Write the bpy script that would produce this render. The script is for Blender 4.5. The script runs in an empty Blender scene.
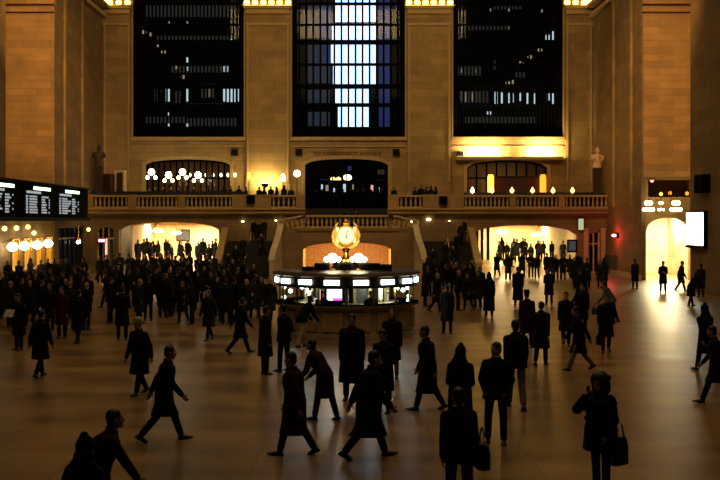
import bpy, math, random
from mathutils import Vector, Matrix
random.seed(7)
C = bpy.context.scene.collection
F, CX, CY, CAMZ = 1064.0, 348.0, 221.0, 3.9
def PX(px, Y): return (px - CX) * Y / F
def PZ(py, Y): return CAMZ + (CY - py) * Y / F

# ------------------------------------------------------------------ materials
MATS = {}
def new_mat(name):
    m = bpy.data.materials.new(name); m.use_nodes = True
    return m, m.node_tree, m.node_tree.nodes['Principled BSDF']
def plain(name, col, rough=0.6, metal=0.0, spec=0.5, var=0.25, scale=6.0, bump=0.0, bscale=40.0):
    m, t, b = new_mat(name)
    tc = t.nodes.new('ShaderNodeTexCoord')
    nz = t.nodes.new('ShaderNodeTexNoise'); nz.inputs['Scale'].default_value = scale; nz.inputs['Detail'].default_value = 4
    t.links.new(tc.outputs['Object'], nz.inputs['Vector'])
    r = t.nodes.new('ShaderNodeValToRGB')
    r.color_ramp.elements[0].position = 0.3; r.color_ramp.elements[1].position = 0.7
    r.color_ramp.elements[0].color = tuple(c * (1 - var) for c in col) + (1,)
    r.color_ramp.elements[1].color = tuple(min(1, c * (1 + var)) for c in col) + (1,)
    t.links.new(nz.outputs['Fac'], r.inputs['Fac']); t.links.new(r.outputs['Color'], b.inputs['Base Color'])
    b.inputs['Roughness'].default_value = rough; b.inputs['Metallic'].default_value = metal
    b.inputs['Specular IOR Level'].default_value = spec
    if bump:
        n2 = t.nodes.new('ShaderNodeTexNoise'); n2.inputs['Scale'].default_value = bscale
        t.links.new(tc.outputs['Object'], n2.inputs['Vector'])
        bp = t.nodes.new('ShaderNodeBump'); bp.inputs['Strength'].default_value = bump; bp.inputs['Distance'].default_value = 0.02
        t.links.new(n2.outputs['Fac'], bp.inputs['Height']); t.links.new(bp.outputs['Normal'], b.inputs['Normal'])
    MATS[name] = m
    return m
def emit(name, col, s, sample=False, base=(0.05, 0.05, 0.05)):
    m, t, b = new_mat(name)
    b.inputs['Base Color'].default_value = base + (1,)
    b.inputs['Emission Color'].default_value = tuple(col) + (1,)
    b.inputs['Emission Strength'].default_value = s
    b.inputs['Roughness'].default_value = 0.5
    m.cycles.emission_sampling = 'AUTO' if sample else 'NONE'
    MATS[name] = m
    return m
def stone(name, col, bw=1.9, bh=0.62, mortar=0.012, rough=0.75, dark=0.75, axis='XZ'):
    m, t, b = new_mat(name)
    geo = t.nodes.new('ShaderNodeNewGeometry')
    sep = t.nodes.new('ShaderNodeSeparateXYZ'); t.links.new(geo.outputs['Position'], sep.inputs[0])
    add = t.nodes.new('ShaderNodeMath'); add.operation = 'ADD'
    t.links.new(sep.outputs['X'], add.inputs[0]); t.links.new(sep.outputs['Y'], add.inputs[1])
    comb = t.nodes.new('ShaderNodeCombineXYZ'); t.links.new(add.outputs[0], comb.inputs['X']); t.links.new(sep.outputs['Z'], comb.inputs['Y'])
    br = t.nodes.new('ShaderNodeTexBrick')
    t.links.new(comb.outputs[0], br.inputs['Vector'])
    br.inputs['Scale'].default_value = 1.0; br.inputs['Brick Width'].default_value = bw; br.inputs['Row Height'].default_value = bh
    br.inputs['Mortar Size'].default_value = mortar
    br.inputs['Color1'].default_value = tuple(col) + (1,)
    br.inputs['Color2'].default_value = tuple(c * dark for c in col) + (1,)
    br.inputs['Mortar'].default_value = tuple(c * 0.6 for c in col) + (1,)
    nz = t.nodes.new('ShaderNodeTexNoise'); nz.inputs['Scale'].default_value = 0.8; nz.inputs['Detail'].default_value = 6
    t.links.new(geo.outputs['Position'], nz.inputs['Vector'])
    mx = t.nodes.new('ShaderNodeMix'); mx.data_type = 'RGBA'; mx.blend_type = 'MULTIPLY'
    mx.inputs[0].default_value = 0.55
    t.links.new(br.outputs['Color'], mx.inputs[6]); t.links.new(nz.outputs['Fac'], mx.inputs[7])
    t.links.new(mx.outputs[2], b.inputs['Base Color'])
    b.inputs['Roughness'].default_value = rough
    bp = t.nodes.new('ShaderNodeBump'); bp.inputs['Strength'].default_value = 0.25; bp.inputs['Distance'].default_value = 0.03
    t.links.new(nz.outputs['Fac'], bp.inputs['Height']); t.links.new(bp.outputs['Normal'], b.inputs['Normal'])
    MATS[name] = m
    return m
def glass(name, tint=(0.6, 0.65, 0.7), gl=0.06, rough=0.05):
    m = bpy.data.materials.new(name); m.use_nodes = True; t = m.node_tree
    t.nodes.remove(t.nodes['Principled BSDF']); out = t.nodes['Material Output']
    tr = t.nodes.new('ShaderNodeBsdfTransparent'); tr.inputs[0].default_value = tint + (1,)
    g = t.nodes.new('ShaderNodeBsdfGlossy'); g.inputs['Roughness'].default_value = rough; g.inputs[0].default_value = (1, 1, 1, 1)
    mx = t.nodes.new('ShaderNodeMixShader'); mx.inputs[0].default_value = gl
    t.links.new(tr.outputs[0], mx.inputs[1]); t.links.new(g.outputs[0], mx.inputs[2]); t.links.new(mx.outputs[0], out.inputs['Surface'])
    MATS[name] = m
    return m

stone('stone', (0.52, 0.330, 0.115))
stone('stone_shaded', (0.34, 0.215, 0.078))  # shaded copy of the stone, shade of lower and side walls in its colour
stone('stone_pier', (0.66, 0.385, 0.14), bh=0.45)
stone('cream', (0.78, 0.64, 0.42), bw=2.4, bh=1.2, rough=0.6)
plain('trim_stone', (0.44, 0.30, 0.125), 0.7, var=0.15)
plain('marble', (0.40, 0.31, 0.19), 0.35, var=0.3, scale=2.5)
plain('plaster', (0.16, 0.15, 0.11), 0.9)
plain('black_metal', (0.006, 0.006, 0.006), 0.7, spec=0.15, var=0.2)
plain('mullion', (0.003, 0.003, 0.0032), 0.9, spec=0.05)
plain('bronze', (0.06, 0.04, 0.018), 0.4, 0.8)
plain('brass', (0.75, 0.48, 0.12), 0.25, 1.0, var=0.15)
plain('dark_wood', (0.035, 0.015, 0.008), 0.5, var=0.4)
plain('red_wood', (0.06, 0.012, 0.006), 0.5, var=0.4)
plain('board_black', (0.003, 0.004, 0.0035), 0.9, spec=0.05)
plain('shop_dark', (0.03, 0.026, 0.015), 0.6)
plain('tan_wall', (0.55, 0.38, 0.2), 0.8)
plain('grey_panel', (0.10, 0.09, 0.055), 0.7)
plain('paper', (0.75, 0.72, 0.62), 0.8, var=0.1)
plain('statue_pale', (0.62, 0.42, 0.26), 0.7)
plain('statue_dark', (0.05, 0.035, 0.015), 0.7)
plain('night_building', (0.012, 0.012, 0.016), 0.9)
plain('shade_dark', (0.018, 0.012, 0.006), 0.6)  # near-black; shade on the stairs and behind balusters put into the colour
glass('window_glass', gl=0.015); glass('booth_glass', (0.9, 0.92, 0.9), 0.05, 0.02)
emit('bulb_warm', (1.0, 0.80, 0.42), 9.0); emit('bulb_yellow', (1.0, 0.66, 0.17), 4.0)
emit('bulb_white', (1.0, 0.88, 0.62), 14.0); emit('ticket_glow', (1.0, 0.70, 0.20), 1.5)
emit('strip_green', (0.78, 1.0, 0.72), 2.6); emit('board_text', (0.80, 0.88, 0.95), 0.42)
emit('panel_white', (0.80, 0.93, 1.0), 6.0, True); emit('lightbox', (1.0, 0.98, 0.86), 2.6)
emit('lantern_orange', (1.0, 0.27, 0.02), 2.2); emit('lantern_core', (1.0, 0.45, 0.05), 2.8); emit('red_light', (1.0, 0.16, 0.20), 7.0)
emit('dial', (1.0, 0.80, 0.34), 1.9); emit('blue_white', (0.46, 0.68, 1.0), 3.2)
emit('blue_dim', (0.12, 0.20, 0.65), 0.22); emit('grey_dim', (0.35, 0.42, 0.6), 0.10); emit('city_light', (0.80, 0.95, 0.95), 1.0)
emit('city_dim', (0.8, 0.75, 0.6), 0.05); emit('city_amber', (1.0, 0.8, 0.5), 0.45)
emit('screen', (0.85, 0.75, 1.0), 2.4); emit('screen_pink', (0.9, 0.12, 0.75), 1.5)
emit('door_glow', (1.0, 0.92, 0.62), 2.2); emit('pink_glow', (1.0, 0.45, 0.4), 1.4)
emit('pale_green_glow', (0.85, 0.95, 0.6), 0.5); emit('shelf_lamp', (0.8, 1.0, 0.88), 4.0)
emit('gold_glow', (1.0, 0.62, 0.12), 0.55, base=(0.5, 0.3, 0.06))  # gold that glows a little in place of lamplight on it
emit('lunette', (0.9, 0.62, 0.3), 0.06)

def floor_mat():
    m, t, b = new_mat('marble_floor')
    geo = t.nodes.new('ShaderNodeNewGeometry')
    br = t.nodes.new('ShaderNodeTexBrick'); br.offset = 0.0
    t.links.new(geo.outputs['Position'], br.inputs['Vector'])
    br.inputs['Scale'].default_value = 1; br.inputs['Brick Width'].default_value = 1.5; br.inputs['Row Height'].default_value = 0.75
    br.inputs['Mortar Size'].default_value = 0.008
    br.inputs['Color1'].default_value = (0.42, 0.268, 0.108, 1); br.inputs['Color2'].default_value = (0.34, 0.212, 0.083, 1)
    br.inputs['Mortar'].default_value = (0.15, 0.10, 0.05, 1)
    nz = t.nodes.new('ShaderNodeTexNoise'); nz.inputs['Scale'].default_value = 0.7; nz.inputs['Detail'].default_value = 6
    mp = t.nodes.new('ShaderNodeMapping'); mp.inputs['Scale'].default_value = (0.45, 1.0, 1)
    t.links.new(geo.outputs['Position'], mp.inputs['Vector']); t.links.new(mp.outputs[0], nz.inputs['Vector'])
    mx = t.nodes.new('ShaderNodeMix'); mx.data_type = 'RGBA'; mx.blend_type = 'MULTIPLY'; mx.inputs[0].default_value = 0.8
    cr = t.nodes.new('ShaderNodeValToRGB'); cr.color_ramp.elements[0].position = 0.36; cr.color_ramp.elements[1].position = 0.62
    cr.color_ramp.elements[0].color = (0.22, 0.19, 0.17, 1); cr.color_ramp.elements[1].color = (0.78, 0.80, 0.80, 1)
    t.links.new(nz.outputs['Fac'], cr.inputs['Fac'])
    t.links.new(br.outputs['Color'], mx.inputs[6]); t.links.new(cr.outputs['Color'], mx.inputs[7])
    t.links.new(mx.outputs[2], b.inputs['Base Color'])
    rr = t.nodes.new('ShaderNodeMapRange'); rr.inputs['To Min'].default_value = 0.26; rr.inputs['To Max'].default_value = 0.40
    t.links.new(nz.outputs['Fac'], rr.inputs['Value']); t.links.new(rr.outputs[0], b.inputs['Roughness'])
    b.inputs['Specular IOR Level'].default_value = 0.35
    n2 = t.nodes.new('ShaderNodeTexNoise'); n2.inputs['Scale'].default_value = 2.2; n2.inputs['Detail'].default_value = 2
    t.links.new(geo.outputs['Position'], n2.inputs['Vector'])
    bp = t.nodes.new('ShaderNodeBump'); bp.inputs['Strength'].default_value = 0.025; bp.inputs['Distance'].default_value = 0.05
    t.links.new(n2.outputs['Fac'], bp.inputs['Height']); t.links.new(bp.outputs['Normal'], b.inputs['Normal'])
    MATS['marble_floor'] = m
floor_mat()

# ------------------------------------------------------------------ mesh builder
class MB:
    def __init__(s): s.v = []; s.f = []
    def add(s, vs, fs):
        o = len(s.v); s.v += [tuple(p) for p in vs]; s.f += [tuple(i + o for i in f) for f in fs]; return s
    def box(s, x0, x1, y0, y1, z0, z1, M=None):
        if x0 > x1: x0, x1 = x1, x0
        vs = [(x0,y0,z0),(x1,y0,z0),(x1,y1,z0),(x0,y1,z0),(x0,y0,z1),(x1,y0,z1),(x1,y1,z1),(x0,y1,z1)]
        if M is not None: vs = [M @ Vector(p) for p in vs]
        return s.add(vs, [(0,3,2,1),(4,5,6,7),(0,1,5,4),(1,2,6,5),(2,3,7,6),(3,0,4,7)])
    def cbox(s, x0, x1, y0, y1, z0, z1, c=0.02):
        """box with chamfered vertical and top edges"""
        pts = [(x0+c,y0),(x1-c,y0),(x1,y0+c),(x1,y1-c),(x1-c,y1),(x0+c,y1),(x0,y1-c),(x0,y0+c)]
        mx, my = (x0+x1)/2, (y0+y1)/2
        ins = [(p[0]+(c if p[0]<mx else -c), p[1]+(c if p[1]<my else -c)) for p in pts]
        return s.rings([[(p[0],p[1],z0) for p in pts],[(p[0],p[1],z1-c) for p in pts],[(p[0],p[1],z1) for p in ins]])
    def rings(s, rs, cap=True):
        n = len(rs[0]); vs = [p for r in rs for p in r]; fs = []
        for i in range(len(rs)-1):
            for j in range(n):
                a, b = i*n+j, i*n+(j+1) % n
                fs.append((a, b, b+n, a+n))
        if cap:
            fs.append(tuple(range(n-1, -1, -1))); fs.append(tuple((len(rs)-1)*n + j for j in range(n)))
        return s.add(vs, fs)
    def lathe(s, cx, cy, prof, n=20, a0=0.0):
        return s.rings([[(cx+r*math.cos(a0+2*math.pi*j/n), cy+r*math.sin(a0+2*math.pi*j/n), z) for j in range(n)] for r, z in prof])
    def cyl(s, p0, p1, r0, r1=None, n=10):
        r1 = r0 if r1 is None else r1
        p0, p1 = Vector(p0), Vector(p1); d = (p1-p0).normalized()
        u = d.orthogonal().normalized(); w = d.cross(u)
        return s.rings([[p+(u*math.cos(2*math.pi*j/n)+w*math.sin(2*math.pi*j/n))*r for j in range(n)] for p, r in ((p0,r0),(p1,r1))])
    def tube(s, pts, r, n=8):
        pts = [Vector(p) for p in pts]; rs = []
        for i, p in enumerate(pts):
            d = (pts[min(i+1,len(pts)-1)] - pts[max(i-1,0)]).normalized()
            ref = Vector((0,0,1)) if abs(d.z) < 0.9 else Vector((1,0,0))
            u = d.cross(ref).normalized(); w = d.cross(u).normalized(); rad = r[i] if isinstance(r, (list,tuple)) else r
            rs.append([p+(u*math.cos(2*math.pi*j/n)+w*math.sin(2*math.pi*j/n))*rad for j in range(n)])
        return s.rings(rs)
    def ell(s, c, r, n=14, m=9, R=None):
        c = Vector(c); rs = []
        for i in range(m+1):
            t = -math.pi/2 + math.pi*i/m
            t = max(min(t, math.pi/2-0.06), -math.pi/2+0.06)
            ring = []
            for j in range(n):
                a = 2*math.pi*j/n
                p = Vector((r[0]*math.cos(t)*math.cos(a), r[1]*math.cos(t)*math.sin(a), r[2]*math.sin(t)))
                if R is not None: p = R @ p
                ring.append(c+p)
            rs.append(ring)
        return s.rings(rs)
    def prism(s, pts, axis, a, b):
        """polygon pts (2d) extruded along axis from a to b.  axis 'y': pts are (x,z); 'x': (y,z); 'z': (x,y)"""
        f = {'y': lambda p, t: (p[0], t, p[1]), 'x': lambda p, t: (t, p[0], p[1]), 'z': lambda p, t: (p[0], p[1], t)}[axis]
        return s.rings([[f(p, a) for p in pts], [f(p, b) for p in pts]])
    def mesh(s, name, smooth=False, ang=40):
        me = bpy.data.meshes.new(name); me.from_pydata(s.v, [], s.f); me.validate()
        import bmesh
        bm = bmesh.new(); bm.from_mesh(me); bmesh.ops.recalc_face_normals(bm, faces=bm.faces); bm.to_mesh(me); bm.free()
        if smooth:
            me.polygons.foreach_set('use_smooth', [True]*len(me.polygons)); me.set_sharp_from_angle(angle=math.radians(ang))
        me.update(); return me
    def build(s, name, mat, parent=None, smooth=False, loc=None):
        me = s.mesh(name, smooth); me.materials.append(MATS[mat])
        o = bpy.data.objects.new(name, me); C.objects.link(o)
        if loc is not None: o.location = loc
        if parent is not None: o.parent = parent
        return o
def tag(o, label, cat, group=None):
    o['label'] = label; o['category'] = cat
    if group: o['group'] = group
    return o
def struct(o, label=None, cat=None):
    o['kind'] = 'structure'
    if label: o['label'] = label
    if cat: o['category'] = cat
    return o
def empty(name, loc, label, cat, group=None, rz=0.0):
    o = bpy.data.objects.new(name, None); C.objects.link(o); o.location = loc; o.rotation_euler = (0,0,rz)
    o.empty_display_size = 0.2
    return tag(o, label, cat, group)
def dup(root, loc, label, rz=None):
    r = root.copy(); C.objects.link(r); r.location = loc; r['label'] = label
    if rz is not None: r.rotation_euler = (0,0,rz)
    for ch in list(root.children):
        c = ch.copy(); C.objects.link(c); c.parent = r
        for g in list(ch.children):
            d = g.copy(); C.objects.link(d); d.parent = c
    return r
ORD = ['first','second','third','fourth','fifth','sixth','seventh','eighth','ninth','tenth','eleventh','twelfth','thirteenth','fourteenth','fifteenth','sixteenth','seventeenth','eighteenth','nineteenth','twentieth','twenty-first','twenty-second','twenty-third','twenty-fourth','twenty-fifth']
def light(kind, name, loc, energy, col=(1,0.75,0.4), size=1.0, rot=None, target=None, size_y=None, spot=None, blend=0.6):
    l = bpy.data.lights.new(name, kind); l.energy = energy; l.color = col
    if kind == 'AREA':
        l.size = size
        if size_y: l.shape = 'RECTANGLE'; l.size_y = size_y
    elif kind in ('POINT','SPOT'):
        l.shadow_soft_size = size
    if kind == 'SPOT': l.spot_size = math.radians(spot or 60); l.spot_blend = blend
    o = bpy.data.objects.new(name, l); C.objects.link(o); o.location = loc
    if target is not None: o.rotation_euler = (Vector(target)-Vector(loc)).to_track_quat('-Z','Y').to_euler()
    elif rot: o.rotation_euler = rot
    return o

def wall_holes(mb, x0, x1, z0, z1, ya, yb, holes, swap=False, nseg=14):
    """wall between x0..x1, z0..z1, thickness ya..yb, openings (xa, xb, zsill, zspring, zcrown) with segmental heads"""
    xs = {x0, x1}
    for h in holes:
        for k in range(nseg+1): xs.add(h[0]+(h[1]-h[0])*k/nseg)
    xs = sorted(xs)
    def top(h, x):
        t = (x-(h[0]+h[1])/2)/((h[1]-h[0])/2); return h[3]+(h[4]-h[3])*math.sqrt(max(0, 1-t*t)) if h[4] != h[3] else h[3]
    def slab(xa, xb, za0, zb0, za1, zb1):
        vs = [(xa,ya,za0),(xb,ya,zb0),(xb,yb,zb0),(xa,yb,za0),(xa,ya,za1),(xb,ya,zb1),(xb,yb,zb1),(xa,yb,za1)]
        if swap: vs = [(p[1],p[0],p[2]) for p in vs]
        mb.add(vs, [(0,3,2,1),(4,5,6,7),(0,1,5,4),(1,2,6,5),(2,3,7,6),(3,0,4,7)])
    for i in range(len(xs)-1):
        a, b = xs[i], xs[i+1]; m = (a+b)/2
        hs = sorted([h for h in holes if h[0]-1e-6 <= m <= h[1]+1e-6], key=lambda h: h[2])
        pa = pb = z0
        for h in hs:
            if h[2] > pa + 1e-4: slab(a, b, pa, pb, h[2], h[2])
            pa, pb = top(h, a), top(h, b)
        slab(a, b, pa, pb, z1, z1)
    return mb
def grid_window(prefix, xa, xb, zs, zsp, zc, y, nv, hs, parent, mat='mullion', bar=0.05, dep=0.12, frame=0.12, nseg=14, swap=False):
    """frame + glazing bars that fill an arched hole; one frame mesh, one bar mesh, one pane mesh"""
    def top(x):
        t = (x-(xa+xb)/2)/((xb-xa)/2); return zsp+(zc-zsp)*math.sqrt(max(0,1-t*t)) if zc != zsp else zsp
    sw = (lambda m: m) if not swap else (lambda m: setattr(m,'v',[(p[1],p[0],p[2]) for p in m.v]) or m)
    fr = MB(); fr.box(xa, xa+frame, y-dep, y+dep, zs, top(xa)+0.001); fr.box(xb-frame, xb, y-dep, y+dep, zs, top(xb)+0.001); fr.box(xa, xb, y-dep, y+dep, zs, zs+frame)
    for k in range(nseg):
        a = xa+(xb-xa)*k/nseg; b = xa+(xb-xa)*(k+1)/nseg
        fr.rings([[(a,y-dep,top(a)-frame),(a,y+dep,top(a)-frame),(a,y+dep,top(a)),(a,y-dep,top(a))],[(b,y-dep,top(b)-frame),(b,y+dep,top(b)-frame),(b,y+dep,top(b)),(b,y-dep,top(b))]])
    sw(fr).build('frame', mat, parent)
    br = MB()
    for k in range(1, nv):
        x = xa+(xb-xa)*k/nv; br.box(x-bar/2, x+bar/2, y-dep*0.7, y+dep*0.7, zs, top(x)-0.01)
    for z, h in hs: br.box(xa+0.02, xb-0.02, y-dep*0.8, y+dep*0.8, z-h/2, z+h/2)
    sw(br).build('glazing_bars', mat, parent)
    g = MB(); rs = [(xa,zs),(xb,zs)]+[(xb-(xb-xa)*k/nseg, top(xb-(xb-xa)*k/nseg)) for k in range(nseg+1)]
    g.add([(p[0],y,p[1]) for p in rs], [tuple(range(len(rs)))])
    sw(g).build('pane', 'window_glass', parent)
# ------------------------------------------------------------------ the setting
YW, YB, YU = 84.0, 79.0, 79.4      # upper back wall, balcony front, wall under the balcony
W = 19.3
struct(MB().box(-34, 34, -6, 100, -0.4, 0).build('floor', 'marble_floor'))
# ceiling: shallow barrel vault
vault = MB(); n = 16
ring = []
for k in range(n+1):
    a = math.pi*k/n; ring.append((-26*math.cos(a), 27+7*math.sin(a)))
poly = ring + [(p[0]*1.02, p[1]+0.5) for p in reversed(ring)]
vault.prism(poly, 'y', -6, 86); struct(vault.build('ceiling', 'plaster'))

WIN = [(PX(133,YW), PX(244,YW)), (PX(292,YW), PX(405,YW)), (PX(453,YW), PX(563,YW))]
ZS = PZ(137, YW); ZT = 25.5
BD = [  # openings behind the balcony
    (PX(146,YW), PX(230,YW), 4.85, PZ(165,YW), PZ(159.5,YW)),
    (PX(305,YW), PX(388,YW), 4.85, PZ(165,YW), PZ(159,YW)),
    (PX(467,YW), PX(547,YW), 4.85, PZ(168,YW), PZ(160.5,YW))]
mb = MB(); wall_holes(mb, -23, 23, 4.85, ZS-0.001, YW, YW+0.8, BD)
wall_holes(mb, -23, 23, ZS, 30, YW, YW+0.8, [(a, b, ZS, ZT, ZT) for a, b in WIN])
struct(mb.build('wall_back', 'stone'))
# pilasters, borders, ledges
tn = [0]
def trim(mb, mat='trim_stone', smooth=False):
    tn[0] += 1; return struct(mb.build('trim_%d' % tn[0], mat, smooth=smooth))
for a, b in ((PX(246,YW), PX(290,YW)), (PX(407,YW), PX(451,YW)), (PX(565,YW), W), (-W, PX(131,YW))):
    m = MB()
    m.box(a, b, YW-0.22, YW+0.02, 4.86, 21.0)
    trim(m, 'stone')
    m = MB()
    for x in (a+0.1, b-0.22): m.box(x, x+0.12, YW-0.30, YW-0.2, 7.0, 19.3)
    m.box(a, b, YW-0.34, YW-0.2, 19.3, 19.5); m.box(a, b, YW-0.5, YW-0.2, 20.2, 20.55)
    m.box(a-0.12, b+0.12, YW-0.75, YW, 20.55, 20.75); m.box(a-0.2, b+0.2, YW-0.6, YW, 21.5, 22.6)
    trim(m)
for i, (a, b) in enumerate(WIN):
    m = MB(); m.box(a-0.12, b+0.12, YW-0.22, YW+0.3, ZS-0.28, ZS); m.box(a-0.1, a, YW-0.16, YW, ZS, 25); m.box(b, b+0.1, YW-0.16, YW, ZS, 25)
    m.box(a-0.05, b+0.05, YW-0.12, YW, ZS-0.8, ZS-0.7)
    trim(m)
m = MB(); m.box(PX(455,YW), PX(562,YW), YW-0.6, YW, PZ(160,YW)-0.02, PZ(158.5,YW)+0.08); trim(m)   # ledge that carries the floodlights
for a, b, zs, zsp, zc in BD:     # architraves round the three arched openings
    m = MB(); N = 16
    def tp(x, off): 
        t = (x-(a+b)/2)/((b-a)/2); return zsp+(zc-zsp)*math.sqrt(max(0,1-min(1,t*t)))+off
    for k in range(N):
        x0 = a+(b-a)*k/N; x1 = a+(b-a)*(k+1)/N
        m.rings([[(x0,YW-0.14,tp(x0,0)),(x0,YW,tp(x0,0)),(x0,YW,tp(x0,0.28)),(x0,YW-0.14,tp(x0,0.28))],[(x1,YW-0.14,tp(x1,0)),(x1,YW,tp(x1,0)),(x1,YW,tp(x1,0.28)),(x1,YW-0.14,tp(x1,0.28))]])
    m.box(a-0.28, a, YW-0.14, YW, 4.86, zsp+0.28); m.box(b, b+0.28, YW-0.14, YW, 4.86, zsp+0.28)
    trim(m)

# tall windows
HB = []
for y in (24, 41.5, 64, 86, 105): HB.append((PZ(y,YW), {24:0.14, 41.5:0.34, 64:0.18, 86:0.34, 105:0.22}[y]))
HB += [(PZ(3,YW), 0.2), (PZ(130,YW)-0.1, 0.75), (23.0, 0.34), (24.4, 0.18)]
wn = []
for i, (a, b) in enumerate(WIN):
    o = bpy.data.objects.new('window_%d' % (i+1), None); C.objects.link(o); o.location = (0,0,0); struct(o)
    grid_window('w', a, b, ZS, ZT, ZT, YW+0.35, 16 if i == 1 else 30, HB, o, bar=0.15 if i == 1 else 0.11, frame=0.42, dep=0.18, nseg=1)
    wn.append(o)
# arched doors / windows behind the balcony
for i, (a, b, zs, zsp, zc) in enumerate(BD):
    o = bpy.data.objects.new(('window_4','door_1','window_5')[i], None); C.objects.link(o); struct(o)
    if i == 1: grid_window('d', a, b, zs, zsp, zc, YW+0.3, 6, [(PZ(181,YW),0.16),(zsp-0.05,0.08)], o, bar=0.1, frame=0.12)
    else: grid_window('d', a, b, zs, zsp, zc, YW+0.3, 8 if i == 2 else 14, [(PZ(178,YW),0.12)], o, bar=0.12, frame=0.12)

# rooms behind those openings
def room(name, x0, x1, y0, y1, z0, z1, mat, floor=True, arch=None):
    t = 0.2; b = name.replace('wall_', '')
    struct(MB().box(x0-t, x0, y0, y1, z0, z1).build('wall_left_'+b, mat)); struct(MB().box(x1, x1+t, y0, y1, z0, z1).build('wall_right_'+b, mat))
    struct(MB().box(x0-t, x1+t, y1, y1+t, z0, z1).build('wall_back_'+b, mat)); struct(MB().box(x0-t, x1+t, y0, y1+t, z1, z1+t).build('ceiling_'+b, mat))
    if floor: struct(MB().box(x0-t, x1+t, y0, y1+t, z0-t, z0).build('floor_'+b, mat))
room('wall_restaurant_left', -17, -8.6, YW+0.8, 92, 4.85, 9.4, 'stone_shaded')
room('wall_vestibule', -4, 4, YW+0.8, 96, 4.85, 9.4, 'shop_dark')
room('wall_restaurant_right', 8.6, 17, YW+0.8, 92, 4.85, 9.4, 'stone_shaded')

# balcony slab with fascia mouldings (open in the middle for the stair)
def fascia(x0, x1):
    prof = [(YB-0.05,4.85),(YB+5.2,4.85),(YB+5.2,4.30),(YB+0.2,4.30),(YB+0.2,4.42),(YB-0.05,4.46),(YB-0.05,4.66),(YB-0.18,4.72),(YB-0.18,4.80)]
    m = MB(); m.prism(prof, 'x', x0, x1); return m
GL, GR = PX(305,YB), PX(388,YB)
struct(fascia(-W, GL).build('balcony_floor_left', 'stone')); struct(fascia(GR, W).build('balcony_floor_right', 'stone'))
# wall under the balcony, with the two wide passages and two doorways
LP = (PX(119,YU), PX(219,YU), 0, PZ(230,YU), PZ(222.3,YU)); RP = (PX(471,YU), PX(577,YU), 0, PZ(235,YU), PZ(225.5,YU))
LD = (PX(97,YU), PX(114,YU), 0, PZ(232,YU), PZ(226,YU)); RD = (PX(588,YU), PX(600,YU), 0, PZ(231,YU), PZ(231,YU))
CD = (PX(303,YU), PX(391,YU), 0, PZ(236,YU), PZ(236,YU))
m = MB(); wall_holes(m, -W, W, 0, 4.30, YU, YU+0.5, [LP, RP, LD, RD, CD]); struct(m.build('wall_under_balcony', 'stone_shaded'))
room('wall_passage_left', LP[0]-0.6, LP[1]+0.6, YU+0.5, 97, 0, 4.1, 'cream', floor=False)
room('wall_passage_right', RP[0]-0.6, RP[1]+0.3, YU+0.5, 97, 0, 4.1, 'cream', floor=False)
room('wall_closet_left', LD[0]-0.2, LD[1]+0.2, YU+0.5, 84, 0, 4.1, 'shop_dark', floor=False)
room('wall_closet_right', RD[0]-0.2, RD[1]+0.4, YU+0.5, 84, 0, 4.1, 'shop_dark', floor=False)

# side walls: solid end bay, low front bay, big near piers
for sgn, nm in ((-1,'left'), (1,'right')):
    X0, X1 = sorted((sgn*W, sgn*23.5))
    m = MB()
    if sgn < 0:
        wall_holes(m, 70.0, YW+0.8, 0, 30, -W, -W-0.6, [(71.0, 78.4, 0, 3.55, 3.55)], swap=True)
        struct(MB().box(X0, -W-0.6, 70.0, 70.6, 0, 30).build('wall_left_return', 'stone_shaded'))
    else:
        m.box(W, W+0.25, 70.0, YW+0.8, 0, 30)
        m2 = MB(); wall_holes(m2, W+0.251, 23.5, 0, 30, 70.0, 70.6, [(PX(646,70), PX(690.5,70), 0, PZ(231,70), PZ(217.5,70)), (PX(648,70), PX(692,70), PZ(197,70), PZ(180,70), PZ(180,70))]); struct(m2.build('wall_right_return', 'stone'))
    struct(m.build('wall_%s' % nm, 'stone_shaded'))
    m = MB()      # front face panel of the end pier, its light partly in the stone colour
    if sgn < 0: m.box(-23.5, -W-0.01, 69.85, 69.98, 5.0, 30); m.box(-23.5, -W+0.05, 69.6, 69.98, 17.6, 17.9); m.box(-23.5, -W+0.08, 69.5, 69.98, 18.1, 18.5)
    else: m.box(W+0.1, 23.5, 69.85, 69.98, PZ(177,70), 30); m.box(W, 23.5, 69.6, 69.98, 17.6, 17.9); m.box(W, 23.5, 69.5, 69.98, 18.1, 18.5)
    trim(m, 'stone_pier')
    m = MB()
    for y in (72.2, 77.0): m.box(sgn*W-sgn*0.12, sgn*W, y, y+0.35, 4.9, 20.6)      # vertical fillets of the end bay
    trim(m, 'stone')
    m = MB()      # entablature that runs along the side wall towards the viewer
    xa, xb = sorted((sgn*(W-0.7), sgn*W)); m.box(xa, xb, 70, YW, 20.55, 20.75); m.box(xa, xb, 70, YW, 21.5, 22.6)
    xa, xb = sorted((sgn*(W-0.3), sgn*W)); m.box(xa, xb, 70, YW, 19.9, 20.2)
    trim(m)
    for k, (ya, yb) in enumerate(((48.5, 60.0), (26.0, 40.0))):
        m = MB(); xa, xb = sorted((sgn*W, sgn*25)); m.box(xa, xb, ya, yb, 0, 30)
        struct(m.build('wall_%s_pier' % nm if k == 0 else 'wall_%s_near_pier' % nm, 'stone_shaded'))
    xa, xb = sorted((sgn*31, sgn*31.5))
    struct(MB().box(xa, xb, 20, 70, 0, 30).build('wall_%s_outer' % nm, 'stone_shaded'))
    m = MB(); xa, xb = sorted((sgn*(W-0.06), sgn*W)); m.box(xa, xb, 70.0 if sgn > 0 else 78.4, YU, 0, 0.35)
    struct(m.build('baseboard_%s' % nm, 'marble'))
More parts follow.
